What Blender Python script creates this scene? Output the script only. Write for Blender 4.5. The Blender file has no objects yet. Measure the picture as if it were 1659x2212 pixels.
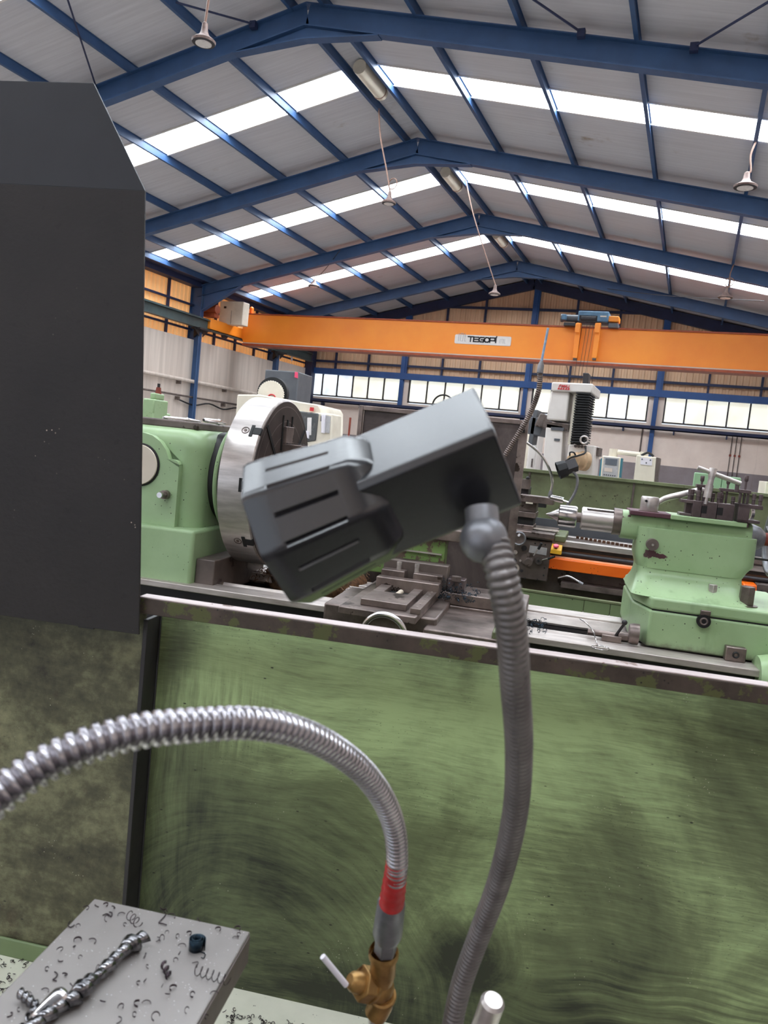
import bpy, math, random
from mathutils import Vector, Matrix
random.seed(7)
S = bpy.context.scene
COL = S.collection
R = math.radians
PI = math.pi

# ------------------------------------------------------------------ camera
EYE = 1.6                      # height of the phone above the shop floor
FPX = 1696.0                   # focal length in pixels of the 1659 x 2212 frame
YAW, PITCH, ROLL = 0.36865, -0.08469, 0.10187
def _basis():
    cy, sy = math.cos(YAW), math.sin(YAW)
    f = Vector((-sy*math.cos(PITCH), cy*math.cos(PITCH), math.sin(PITCH)))
    r = Vector((cy, sy, 0)); u = r.cross(f)
    c, s = math.cos(ROLL), math.sin(ROLL)
    return c*r + s*u, -s*r + c*u, f
CR, CU, CF = _basis()
cam_data = bpy.data.cameras.new('camera')
cam = bpy.data.objects.new('camera', cam_data); COL.objects.link(cam)
m = Matrix((CR, CU, -CF)).transposed().to_4x4(); m.translation = (0, 0, EYE)
cam.matrix_world = m
cam_data.sensor_fit = 'HORIZONTAL'; cam_data.sensor_width = 36.0
cam_data.lens = 36.0*FPX/1659.0
cam_data.clip_start = 0.02; cam_data.clip_end = 200
cam_data.dof.use_dof = True; cam_data.dof.focus_distance = 2.9
cam_data.dof.aperture_fstop = 16.0
S.camera = cam

# ------------------------------------------------------------------ light and exposure
SKY_POWER = 15.0               # daylight coming through the translucent roof sheets
PANE_POWER = 0.74              # daylight in the frosted panes of the far wall
S.view_settings.view_transform = 'Standard'; S.view_settings.look = 'None'
S.view_settings.gamma = 1.0; S.view_settings.exposure = 0.32
S.view_settings.use_curve_mapping = False
world = bpy.data.worlds.new('overcast'); S.world = world; world.use_nodes = True
world.node_tree.nodes['Background'].inputs[0].default_value = (0.80, 0.88, 1.0, 1)
world.node_tree.nodes['Background'].inputs[1].default_value = 1.0
# ------------------------------------------------------------------ picking points of the place
def ray(px, py):
    return CR*((px-829.5)/FPX) - CU*((py-1106)/FPX) + CF
def rot(yaw, v):
    a = R(yaw); c, s = math.cos(a), math.sin(a)
    return Vector((c*v[0]-s*v[1], s*v[0]+c*v[1], v[2]))
def at(yaw, px, py, u=None, v=None, z=None):
    """the point seen at a pixel of the photo on a plane u=, v= or z= of a frame turned by yaw degrees"""
    d = rot(-yaw, ray(px, py))
    if u is not None: t = u/d[0]
    elif v is not None: t = v/d[1]
    else: t = (z-EYE)/d[2]
    return Vector((0, 0, EYE)) + d*t
def cd(px, py, depth):
    """the point seen at a pixel at a distance along the view, world frame"""
    return Vector((0, 0, EYE)) + ray(px, py)*depth

# ------------------------------------------------------------------ materials
def lin(c):
    return tuple(((x/255.0)/12.92 if x/255.0 <= 0.04045 else ((x/255.0+0.055)/1.055)**2.4) for x in c) + (1.0,)
class NT:
    def __init__(self, name):
        self.m = bpy.data.materials.new(name); self.m.use_nodes = True
        self.t = self.m.node_tree; self.n = self.t.nodes; self.l = self.t.links
        self.b = self.n['Principled BSDF']
    def node(self, typ, ins=None, **props):
        n = self.n.new(typ)
        for k, v in props.items(): setattr(n, k, v)
        for k, v in (ins or {}).items():
            if hasattr(v, 'is_output') or hasattr(v, 'links'): self.l.new(v, n.inputs[k])
            else: n.inputs[k].default_value = v
        return n
    def coord(self, scale=(1, 1, 1), loc=(0, 0, 0)):
        c = self.node('ShaderNodeTexCoord').outputs['Object']
        return self.node('ShaderNodeMapping', {'Vector': c, 'Scale': scale, 'Location': loc}).outputs[0]
    def noise(self, vec, scale, detail=5, rough=0.6, dist=0.0):
        return self.node('ShaderNodeTexNoise', {'Vector': vec, 'Scale': scale, 'Detail': detail, 'Roughness': rough, 'Distortion': dist}).outputs[0]
    def ramp(self, fac, stops, interp='LINEAR'):
        n = self.node('ShaderNodeValToRGB', {'Fac': fac}); r = n.color_ramp; r.interpolation = interp
        while len(r.elements) < len(stops): r.elements.new(0.5)
        for e, (p, c) in zip(r.elements, stops):
            e.position = p; e.color = c if len(c) == 4 else lin(c)
        return n.outputs[0]
    def mix(self, fac, a, b):
        n = self.n.new('ShaderNodeMix'); n.data_type = 'RGBA'
        for i, v in ((0, fac), (6, a), (7, b)):
            if hasattr(v, 'links'): self.l.new(v, n.inputs[i])
            else: n.inputs[i].default_value = v if i == 0 or len(v) == 4 else lin(v)
        return n.outputs[2]
    def math(self, op, a, b=0.0, c=0.0, clamp=False):
        n = self.n.new('ShaderNodeMath'); n.operation = op; n.use_clamp = clamp
        for i, v in enumerate((a, b, c)):
            if hasattr(v, 'links'): self.l.new(v, n.inputs[i])
            else: n.inputs[i].default_value = v
        return n.outputs[0]
    def step(self, v, lo, hi):
        n = self.node('ShaderNodeMapRange', {'Value': v, 'From Min': lo, 'From Max': hi}); n.interpolation_type = 'SMOOTHSTEP'
        return n.outputs[0]
    def dist(self, vec, c, scale=(1, 1, 1)):
        v = self.node('ShaderNodeVectorMath', {0: vec, 1: c}, operation='SUBTRACT').outputs[0]
        v = self.node('ShaderNodeVectorMath', {0: v, 1: scale}, operation='MULTIPLY').outputs[0]
        return self.node('ShaderNodeVectorMath', {0: v}, operation='LENGTH').outputs['Value']
    def set(self, color=None, rough=None, metal=None, spec=None, bump=None, bstr=0.2, bdist=0.002, coat=None):
        for k, v in (('Base Color', color), ('Roughness', rough), ('Metallic', metal), ('Specular IOR Level', spec), ('Coat Weight', coat)):
            if v is None: continue
            if hasattr(v, 'links'): self.l.new(v, self.b.inputs[k])
            else: self.b.inputs[k].default_value = v if not isinstance(v, tuple) or len(v) == 4 else lin(v)
        if bump is not None:
            o = self.node('ShaderNodeBump', {'Height': bump, 'Strength': bstr, 'Distance': bdist}).outputs[0]
            self.l.new(o, self.b.inputs['Normal'])
        return self.m
def pm(name, c1, c2=None, rough=0.5, metal=0.0, scale=6.0, stretch=(1, 1, 1), wear=None, wl=0.66, ws=18.0,
       bump=0.12, bscale=60.0, spec=0.5, specks=None, lo=0.3, hi=0.7):
    """painted or worn surface: two tones by noise, chipped patches, small dirt specks, fine bump"""
    t = NT(name); v = t.coord(stretch)
    c2 = c2 or tuple(x*0.82 for x in c1)
    col = t.ramp(t.noise(v, scale), [(lo, c1), (hi, c2)])
    if wear:
        col = t.mix(t.step(t.noise(t.coord((1, 1, 1), (3, 1, 2)), ws, 7, 0.65), wl, wl+0.03), col, wear)
    if specks:
        vn = t.node('ShaderNodeTexVoronoi', {'Vector': t.coord(), 'Scale': specks[1]}).outputs['Distance']
        gate = t.step(t.noise(t.coord(), specks[1]*0.21, 3), 0.5, 0.6)
        f = t.math('MULTIPLY', t.step(vn, 0.16, 0.10), gate)
        col = t.mix(f, col, specks[0])
    rn = t.noise(v, scale*2.3, 4)
    rr = t.node('ShaderNodeMapRange', {'Value': rn, 'To Min': max(rough-0.12, 0.03), 'To Max': min(rough+0.12, 1)}).outputs[0]
    return t.set(col, rr, metal, spec, t.noise(t.coord(), bscale, 4), bump)
def emit(name, c, strength, var=0.0, c2=None, scale=1.5):
    t = NT(name); t.set((235, 235, 230), 0.6)
    t.b.inputs['Emission Strength'].default_value = strength
    if var:
        col = t.ramp(t.noise(t.coord(), scale, 5), [(0.35, c), (0.75, c2)])
        t.l.new(col, t.b.inputs['Emission Color'])
    else: t.b.inputs['Emission Color'].default_value = lin(c)
    return t.m

MT = {}
MT['steel_blue'] = pm('steel_blue', (54, 86, 128), (46, 74, 112), 0.5, scale=2, bump=0.03)
MT['bright_blue'] = pm('bright_blue', (38, 84, 146), (32, 70, 126), 0.45, scale=2, bump=0.03)
MT['dark_blue'] = pm('dark_blue', (38, 48, 84), (30, 38, 66), 0.6, scale=2, bump=0.03)
MT['rail_grey'] = pm('rail_grey', (70, 88, 88), (54, 66, 68), 0.5, scale=2)
def _deck():
    t = NT('roof_deck'); v = t.coord((0.25, 9, 1))
    col = t.ramp(t.noise(v, 2.0, 4), [(0.3, (206, 205, 208)), (0.75, (190, 188, 192))])
    col = t.mix(t.step(t.noise(t.coord((1, 1, 1), (5, 2, 0)), 0.9, 6), 0.64, 0.80), col, (150, 130, 110))
    w = t.node('ShaderNodeTexWave', {'Vector': t.coord(), 'Scale': 2.2, 'Distortion': 0.0}, bands_direction='Y').outputs[0]
    return t.set(col, 0.75, 0, 0.3, w, 0.08, 0.01)
MT['deck'] = _deck()
def _plaster():
    t = NT('painted_plaster'); v = t.coord()
    sep = t.node('ShaderNodeSeparateXYZ', {'Vector': v}).outputs[2]
    up = t.ramp(t.noise(v, 1.3, 6), [(0.3, (244, 228, 216)), (0.75, (228, 210, 198))])
    lo = t.ramp(t.noise(v, 2.0, 5), [(0.3, (150, 140, 142)), (0.75, (134, 124, 126))])
    col = t.mix(t.step(sep, 1.925, 1.935), lo, up)
    streak = t.step(t.noise(t.coord((1, 1, 0.12), (0, 3, 1)), 3.5, 5), 0.60, 0.80)
    col = t.mix(t.math('MULTIPLY', streak, 0.45), col, (120, 100, 88))
    return t.set(col, 0.85, 0, 0.2, t.noise(v, 30), 0.15)
MT['plaster'] = _plaster()
MT['concrete_light'] = pm('concrete_panel', (216, 202, 190), (186, 172, 160), 0.85, scale=0.8, stretch=(1, 6, 0.25), bump=0.1)
def _floor():
    t = NT('concrete_floor'); v = t.coord()
    col = t.ramp(t.noise(v, 1.5, 6), [(.3, (150, 145, 140)), (.7, (120, 115, 112))])
    n = t.noise(v, 1.2, 5)
    oil = t.step(t.math('ADD', t.dist(v, (-1.0, 0.5, 0), (.45, 1, 0)), t.math('MULTIPLY', n, 1.2)), 3.6, 2.8)  # added dark patch on unseen floor, dims what the near lamp reflects
    return t.set(t.mix(oil, col, (52, 47, 44)), .6, 0, .4, n, .1)
MT['floor'] = _floor()
MT['tan_sheet'] = pm('tan_cladding', (238, 202, 166), (218, 180, 146), 0.6, scale=1.2, stretch=(1, 1, 0.3), bump=0.02)
MT['orange_sheet'] = pm('warm_cladding', (255, 214, 156), (246, 192, 134), 0.6, scale=1.2, stretch=(1, 1, 0.3), bump=0.02)
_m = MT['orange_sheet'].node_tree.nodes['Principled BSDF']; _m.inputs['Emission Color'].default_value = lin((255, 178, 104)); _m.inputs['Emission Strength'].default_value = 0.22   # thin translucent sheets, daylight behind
MT['sky'] = emit('roof_light_sheet', (238, 247, 255), SKY_POWER)
MT['pane'] = emit('frosted_pane', (236, 240, 226), PANE_POWER, 1, (214, 206, 182), 1.2)
MT['pane_blue'] = emit('clear_pane', (236, 246, 255), 0.95, 1, (176, 186, 196), 1.6)
MT['crane'] = pm('crane_orange', (252, 152, 42), (244, 136, 34), 0.42, scale=0.7, wear=(210, 96, 26), wl=0.72, ws=1.5, bump=0.02)
MT['crane_dark'] = pm('crane_flange', (170, 76, 34), (140, 60, 32), 0.5)
MT['hoist_blue'] = pm('hoist_blue', (92, 132, 160), (70, 100, 128), 0.5, scale=4)
MT['dark'] = pm('dark_steel', (52, 48, 50), (38, 35, 38), 0.5, 0.2)
MT['black'] = pm('black_void', (20, 19, 20), (13, 12, 13), 0.6)
MT['rubber'] = pm('black_rubber', (30, 30, 32), (22, 22, 24), 0.65)
MT['cream'] = pm('cream_paint', (232, 224, 206), (212, 202, 184), 0.5, scale=3, bump=0.04)
MT['white'] = pm('white_paint', (232, 226, 220), (216, 208, 202), 0.45, scale=3, bump=0.03, wear=(196, 176, 150), wl=0.7, ws=6)
MT['grey_paint'] = pm('grey_paint', (92, 94, 98), (76, 78, 84), 0.5, scale=3)
MT['red'] = pm('red_paint', (214, 58, 62), (190, 40, 46), 0.5)
MT['rust_red'] = pm('rusty_red', (150, 66, 48), (104, 44, 36), 0.7)
MT['lamp_shell'] = pm('dusty_lamp_shell', (140, 116, 108), (104, 86, 80), 0.6, scale=20)
MT['lamp_glass'] = pm('lamp_lens', (236, 230, 226), (220, 214, 210), 0.3)
MT['cable'] = pm('cable', (150, 116, 100), (120, 92, 80), 0.6)
MT['orange'] = pm('orange_cover', (250, 118, 22), (240, 100, 14), 0.4, scale=5, specks=((120, 50, 14), 45.0), bump=0.03)
MT['yellow'] = pm('yellow_box', (232, 178, 44), (206, 150, 30), 0.45)
MT['pink'] = pm('faded_red_button', (238, 84, 120), (224, 70, 104), 0.35)
MT['steel'] = pm('ground_steel', (222, 214, 210), (176, 168, 164), 0.36, 0.75, scale=7, stretch=(1, 6, 6), bump=0.05)
MT['way_steel'] = pm('scraped_way', (208, 198, 192), (164, 152, 146), .42, .5, 8, (1, 5, 5), bump=.03)
MT['steel_dark'] = pm('oily_steel', (160, 144, 138), (84, 74, 70), 0.42, 0.75, scale=9, wear=(60, 50, 44), wl=0.62, ws=9, bump=0.08)
MT['steel_bright'] = pm('polished_steel', (226, 222, 222), (186, 180, 178), 0.2, 1.0, scale=5, bump=0.03)
MT['hose_steel'] = pm('hose_steel', (196, 192, 196), (150, 146, 150), 0.24, 0.95, scale=12)
MT['cast'] = pm('cast_iron', (118, 105, 99), (84, 74, 70), 0.5, 0.3, scale=10, wear=(58, 46, 40), wl=0.6, ws=10, bump=0.15)
MT['toolsteel'] = pm('blackened_steel', (112, 98, 98), (82, 70, 72), 0.38, 0.5, scale=14, bump=0.06, wear=(50, 40, 40), wl=0.66, ws=30)
MT['green'] = pm('machine_green', (164, 190, 146), (148, 174, 128), 0.38, scale=5, specks=((48, 44, 36), 62.0), bump=0.04, bscale=35)
MT['green_olive'] = pm('dirty_green', (120, 130, 92), (88, 90, 64), 0.55, scale=6, wear=(74, 66, 48), wl=0.66, ws=5, bump=0.08, specks=((40, 36, 28), 40.0))
MT['green_bright'] = pm('cabinet_green', (146, 182, 142), (132, 166, 128), 0.45, scale=3, specks=((40, 44, 36), 14.0), bump=0.02)
MT['red_tape'] = pm('red_tape', (206, 42, 46), (168, 26, 32), 0.5, scale=60, bump=0.3, bscale=160)
MT['brass'] = pm('brass', (186, 146, 88), (120, 88, 50), 0.38, 0.7, scale=40, wear=(90, 56, 26), wl=0.6, ws=50)
MT['zinc'] = pm('zinc_fitting', (150, 150, 154), (118, 118, 122), 0.42, 0.7, scale=30)
MT['ivory'] = pm('ivory_plastic', (226, 214, 196), (214, 200, 182), 0.4)
MT['white_plastic'] = pm('white_plastic', (236, 232, 238), (222, 216, 224), 0.35)
MT['wood_tan'] = pm('gearbox_tan', (198, 166, 130), (170, 136, 104), 0.55, scale=8)
MT['teal'] = pm('teal_edge', (34, 130, 150), (28, 110, 128), 0.5)
MT['screen'] = pm('grey_screen', (104, 110, 118), (90, 96, 104), 0.25)
MT['keys'] = pm('key_panel', (186, 184, 184), (168, 166, 168), 0.5, scale=40)
MT['window_dark'] = pm('smoked_window', (96, 92, 90), (64, 72, 74), 0.25, scale=5)
MT['chip'] = pm('curled_chip', (70, 56, 60), (40, 34, 40), 0.3, 0.8, scale=90)
MT['chip_blue'] = pm('blue_chip', (46, 66, 80), (24, 34, 44), 0.3, 0.8, scale=90)
MT['swarf'] = pm('bright_swarf', (170, 168, 170), (52, 50, 54), 0.22, 1.0, scale=80)
MT['brown_swarf'] = pm('brown_swarf', (150, 110, 76), (70, 50, 40), 0.5, 0.5, scale=60)

# ------------------------------------------------------------------ mesh building
class Thing:
    """an Empty at the thing's base, turned by yaw, that parents its parts"""
    def __init__(self, name, label, cat, base=(0, 0, 0), yaw=0.0, group=None, kind=None):
        self.o = bpy.data.objects.new(name, None); COL.objects.link(self.o)
        self.yaw = yaw; self.base = Vector(base)
        self.o.location = rot(yaw, self.base); self.o.rotation_euler = (0, 0, R(yaw))
        self.o.empty_display_size = 0.1
        tag(self.o, label, cat, group, kind)
def tag(o, label=None, cat=None, group=None, kind=None):
    for k, v in (('label', label), ('category', cat), ('group', group), ('kind', kind)):
        if v: o[k] = v
    return o
def perp(d):
    d = d.normalized(); a = Vector((0, 0, 1)) if abs(d.z) < 0.9 else Vector((1, 0, 0))
    x = a.cross(d).normalized(); return x, d.cross(x)
class MB:
    def __init__(self): self.v = []; self.f = []
    def add(self, vs, fs):
        n = len(self.v); self.v += [Vector(p) for p in vs]; self.f += [tuple(i+n for i in f) for f in fs]; return self
    def box(self, a, b):
        x0, x1 = sorted((a[0], b[0])); y0, y1 = sorted((a[1], b[1])); z0, z1 = sorted((a[2], b[2]))
        return self.add([(x0,y0,z0),(x1,y0,z0),(x1,y1,z0),(x0,y1,z0),(x0,y0,z1),(x1,y0,z1),(x1,y1,z1),(x0,y1,z1)],
                        [(0,3,2,1),(4,5,6,7),(0,1,5,4),(1,2,6,5),(2,3,7,6),(3,0,4,7)])
    def obox(self, c, ax, ay, az):
        """box from its centre and three half-axis vectors"""
        c, ax, ay, az = map(Vector, (c, ax, ay, az))
        p = [c+sx*ax+sy*ay+sz*az for sz in (-1, 1) for sx, sy in ((-1,-1),(1,-1),(1,1),(-1,1))]
        return self.add(p, [(0,3,2,1),(4,5,6,7),(0,1,5,4),(1,2,6,5),(2,3,7,6),(3,0,4,7)])
    def beam(self, p0, p1, w, h, up=(0, 0, 1)):
        p0, p1 = Vector(p0), Vector(p1); d = p1-p0; s = d.cross(Vector(up)).normalized(); u = s.cross(d).normalized()
        return self.obox((p0+p1)/2, d/2, s*w/2, u*h/2)
    def prism(self, pts, ext):
        """planar outline pushed along ext"""
        pts = [Vector(p) for p in pts]; ext = Vector(ext); n = len(pts)
        nrm = Vector((0, 0, 0))
        for i in range(n): nrm += pts[i].cross(pts[(i+1) % n])
        if nrm.dot(ext) > 0: pts = pts[::-1]
        return self.add(pts+[p+ext for p in pts], [tuple(range(n)), tuple(range(2*n-1, n-1, -1))] + [(i, i+n, (i+1) % n+n, (i+1) % n) for i in range(n)])
    def rings(self, rs, cap=(True, True), closed=True):
        n = len(rs[0]); vs = [p for r in rs for p in r]; fs = []
        for k in range(len(rs)-1):
            for i in range(n if closed else n-1):
                j = (i+1) % n; fs.append((k*n+i, k*n+j, (k+1)*n+j, (k+1)*n+i))
        if cap[0]: fs.append(tuple(range(n))[::-1])
        if cap[1]: fs.append(tuple(range((len(rs)-1)*n, len(rs)*n)))
        return self.add(vs, fs)
    def turn(self, prof, p0, d, n=28, cap=(True, True)):
        """profile [(distance along d, radius)] turned round the axis"""
        p0 = Vector(p0); d = Vector(d).normalized(); x, y = perp(d)
        return self.rings([[p0+d*t+(x*math.cos(a)+y*math.sin(a))*r for a in [2*PI*i/n for i in range(n)]] for t, r in prof], cap)
    def cyl(self, p0, p1, r0, r1=None, n=20):
        p0, p1 = Vector(p0), Vector(p1)
        return self.turn([(0, r0), ((p1-p0).length, r0 if r1 is None else r1)], p0, p1-p0, n)
    def tube(self, pts, r, n=10, cap=(True, True)):
        pts = [Vector(p) for p in pts]; m = len(pts); rs = r if isinstance(r, (list, tuple)) else [r]*m
        T = [(pts[min(i+1, m-1)]-pts[max(i-1, 0)]).normalized() for i in range(m)]
        x, _ = perp(T[0]); out = []
        for i in range(m):
            x = (x - T[i]*x.dot(T[i])).normalized(); y = T[i].cross(x)
            out.append([pts[i]+(x*math.cos(a)+y*math.sin(a))*rs[i] for a in [2*PI*k/n for k in range(n)]])
        return self.rings(out, cap)
    def ball(self, c, r, n=16, sc=(1, 1, 1)):
        c = Vector(c); m = n//2
        rs = [[c+Vector((math.cos(2*PI*i/n)*math.sin(PI*k/m)*r*sc[0], math.sin(2*PI*i/n)*math.sin(PI*k/m)*r*sc[1], -math.cos(PI*k/m)*r*sc[2])) for i in range(n)] for k in range(1, m)]
        return self.rings(rs)
    def torus(self, c, d, RR, r, n=28, k=8, arc=(0, 2*PI)):
        c = Vector(c); x, y = perp(Vector(d)); full = abs(arc[1]-arc[0]-2*PI) < 1e-6
        pts = [c+(x*math.cos(a)+y*math.sin(a))*RR for a in [arc[0]+(arc[1]-arc[0])*i/n for i in range(n+1)]]
        return self.tube(pts, r, k, (not full, not full))
    def hexa(self, p0, p1, r, n=6): return self.cyl(p0, p1, r, n=n)
    def build(self, name, mat, parent=None, bevel=0.0, seg=2, base=None, yaw=0.0, angle=38, sub=0):
        T = parent if isinstance(parent, Thing) else None
        root, b = (T.o, T.base) if T else (parent, Vector(parent['_b']) if parent is not None else Vector(base or (0, 0, 0)))
        me = bpy.data.meshes.new(name); me.from_pydata([tuple(p-b) for p in self.v], [], self.f); me.update()
        me.materials.append(MT[mat] if isinstance(mat, str) else mat)
        for p in me.polygons: p.use_smooth = True
        me.set_sharp_from_angle(angle=R(angle))
        o = bpy.data.objects.new(name, me); COL.objects.link(o); o['_b'] = tuple(b)
        if root is not None: o.parent = root
        else: o.location = rot(yaw, b); o.rotation_euler = (0, 0, R(yaw))
        if sub: s = o.modifiers.new('s', 'SUBSURF'); s.levels = s.render_levels = sub
        if bevel:
            m = o.modifiers.new('b', 'BEVEL'); m.width = bevel; m.segments = seg; m.limit_method = 'ANGLE'; m.angle_limit = R(34)
            m.harden_normals = False
        return o
def smooth(pts, k=8):
    """Catmull-Rom through points"""
    P = [Vector(p) for p in pts]; P = [2*P[0]-P[1]]+P+[2*P[-1]-P[-2]]; out = []
    for i in range(1, len(P)-2):
        for j in range(k):
            t = j/k; a, b, c, d = P[i-1], P[i], P[i+1], P[i+2]
            out.append(0.5*((2*b)+(c-a)*t+(2*a-5*b+4*c-d)*t*t+(3*b-a-3*c+d)*t*t*t))
    return out+[P[-2]]
def even(pts, step):
    out = [pts[0]]; need = step
    for a, b in zip(pts, pts[1:]):
        L = (b-a).length; s = 0.0
        while L-s >= need: s += need; out.append(a+(b-a)*(s/L)); need = step
        need -= (L-s)
    return out
def hose(mb, pts, r, pitch, depth=0.22, n=20, per=8, ex=3):
    """armoured hose: a swept tube with rounded rings of the given pitch"""
    P = even(pts, pitch/per); rr = [r*(1-depth*(abs(math.cos(PI*(i/per)))**ex)) for i in range(len(P))]
    return mb.tube(P, rr, n)
def rrect(u0, u1, v0, v1, z, r, k=5):
    r = min(r, abs(u1-u0)/2.01, abs(v1-v0)/2.01); out = []
    for cx, cy, a0 in ((u1-r, v1-r, 0), (u0+r, v1-r, 90), (u0+r, v0+r, 180), (u1-r, v0+r, 270)):
        for i in range(k+1):
            a = R(a0+90*i/k); out.append(Vector((cx+r*math.cos(a), cy+r*math.sin(a), z)))
    return out
def strokes(mb, o, ex, ez, lines, w, dep, nrm):
    """lettering: flat bars along polylines given in (x, z) from o"""
    o, ex, ez, nrm = map(Vector, (o, ex, ez, nrm))
    for L in lines:
        for (a, b), (c, d) in zip(L, L[1:]):
            p, q = o+ex*a+ez*b, o+ex*c+ez*d; t = (q-p); 
            if t.length < 1e-6: continue
            s = t.normalized(); mb.obox((p+q)/2, t/2+s*w*0.45, s.cross(nrm).normalized()*w/2, nrm*dep/2)
def dup(o, parent=None, loc=None, rz=None):
    c = o.copy(); COL.objects.link(c)
    if parent is not None: c.parent = parent
    for ch in o.children: dup(ch, c)
    if loc is not None: c.location = loc
    if rz is not None: c.rotation_euler[2] = rz
    return c

# ================================================================== THE HALL (yaw 0: x across, y along, z up)
RX, RZ, KL, KR = -7.4, 9.25, 0.24, 0.20      # ridge line and the two roof slopes
XL, XR, YB, YF = -18.15, 3.5, -6.0, 34.5
FR = [-5.1, 0.9, 6.9, 12.9, 18.9, 24.9, 30.8]   # portal frames
def rz_(x, off=0.0): return RZ + off - (KL*(RX-x) if x < RX else KR*(x-RX))
def struct(mb, name, mat, bevel=0, **k): return tag(mb.build(name, mat, None, bevel, **k), kind='structure')
struct(MB().box((XL, YB, -0.2), (XR, YF+0.3, 0)), 'floor', 'floor')
# far wall: plaster with piers between the window bands
wb = MB().box((XL, YF, 0), (XR, YF+0.25, 3.62)).box((XL, YF, 4.80), (XR, YF+0.25, 4.98))
BANDS = [(-18.05, -13.15), (-12.75, -7.5), (-7.0, -2.1), (-1.5, 3.4)]
edges = [XL]+[e for b in BANDS for e in b]+[XR]
for i in range(0, len(edges), 2): wb.box((edges[i], YF, 3.62), (edges[i+1], YF+0.25, 4.80))
struct(wb, 'wall_back', 'plaster')
fr_m = NT('window_frame').set((58, 52, 52), 0.6)
for i, (a, b) in enumerate(BANDS):
    w = tag(bpy.data.objects.new('window_%d' % (i+1), None), kind='structure'); COL.objects.link(w); w.location = (a, YF, 3.62); w['_b'] = (a, YF, 3.62)
    n = 6; s = (b-a-0.08)/n
    f = MB()
    for z0, z1 in ((3.66, 3.72), (4.72, 4.80)): f.box((a, YF+0.02, z0), (b, YF+0.12, z1))
    for k in range(n+1): f.box((a+0.01+k*s, YF+0.02, 3.72), (a+0.07+k*s, YF+0.12, 4.72))
    f.build('window_frame', fr_m, w)
    for k in range(n):
        g = MB().prism([Vector((p.x, YF+0.07, p.y)) for p in rrect(a+0.075+k*s, a+0.005+(k+1)*s, 3.725, 4.715, 0, 0.07)], (0, 0.02, 0))
        g.build('pane', 'pane_blue' if (i == 0 and k < 3) or (i == 2 and k == 4) else 'pane', w)
def sheet(name, mat, p0, along, L, z0, ztop, pitch=0.235, amp=0.04, nrm=(0, -1, 0)):
    """trapezoid-profiled cladding with thickness"""
    p0, al, nn = Vector(p0), Vector(along), Vector(nrm); prof = []; s = 0.0
    while s < L:
        for q, h in ((0, 0), (0.42, 0), (0.5, 1), (0.92, 1)):
            if s+q*pitch <= L: prof.append((s+q*pitch, h*amp))
        s += pitch
    prof.append((L, 0)); n = len(prof); mb = MB(); vs = []; fs = []
    for t, h in prof: b = p0+al*t+nn*h; vs += [Vector((b.x, b.y, z0)), Vector((b.x, b.y, ztop(b))), Vector((b.x, b.y, ztop(b)))-nn*0.06, Vector((b.x, b.y, z0))-nn*0.06]
    for i in range(n-1):
        a, b = 4*i, 4*i+4; fs += [(a, b, b+1, a+1), (a+3, a+2, b+2, b+3), (a+1, b+1, b+2, a+2), (a, a+3, b+3, b)]
    mb.add(vs, fs); return struct(mb, name, mat, angle=20)
sheet('wall_cladding_back', 'tan_sheet', (XL, YF+0.1, 0), (1, 0, 0), XR-XL, 4.98, lambda b: rz_(b.x, 0.25))
sheet('wall_cladding_left', 'orange_sheet', (XL, YB, 0), (0, 1, 0), YF-YB, 4.7, lambda b: rz_(XL, 0.2), nrm=(1, 0, 0))
struct(MB().box((-18.15, YB, 0), (-17.87, 31.0, 4.77)), 'wall_left', 'concrete_light')
struct(MB().box((-18.15, 31.0, 0), (-17.95, YF, 4.9)), 'wall_left_corner', 'plaster')
struct(MB().box((XR, YB, 0), (XR+0.2, YF+0.3, rz_(XR, 0.2))), 'wall_right', 'plaster')
wf = MB().box((XL, YB-0.2, 0), (-7.6, YB, 9.0)).box((-0.4, YB-0.2, 0), (XR, YB, 9.0)).box((-7.6, YB-0.2, 4.7), (-0.4, YB, 9.2))  # unseen wall; its doorway opening is added to let in fill light
struct(wf, 'wall_front', 'plaster')
# roof deck in strips with daylight bands between
BANDY = [15.80-6.0*k for k in range(-2, 4)]
W2 = 0.5
ys = [YB-0.2]
for c in sorted(BANDY): ys += [c-W2, c+W2]
ys.append(YF+0.3)
dk = MB(); OFF = 0.17
for i in range(0, len(ys), 2):
    for x0, x1 in ((XL-0.2, RX), (RX, XR+0.3)):
        dk.prism([(x0, ys[i], rz_(x0, OFF)), (x1, ys[i], rz_(x1, OFF)), (x1, ys[i], rz_(x1, OFF+0.06)), (x0, ys[i], rz_(x0, OFF+0.06))], (0, ys[i+1]-ys[i], 0))
for c in BANDY:
    for x0, x1 in ((XL-0.2, -17.3), (RX-0.32, RX), (RX, RX+0.32)):
        dk.prism([(x0, c-W2, rz_(x0, OFF)), (x1, c-W2, rz_(x1, OFF)), (x1, c-W2, rz_(x1, OFF+0.06)), (x0, c-W2, rz_(x0, OFF+0.06))], (0, 2*W2, 0))
struct(dk, 'ceiling', 'deck')
wn = 4
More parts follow.
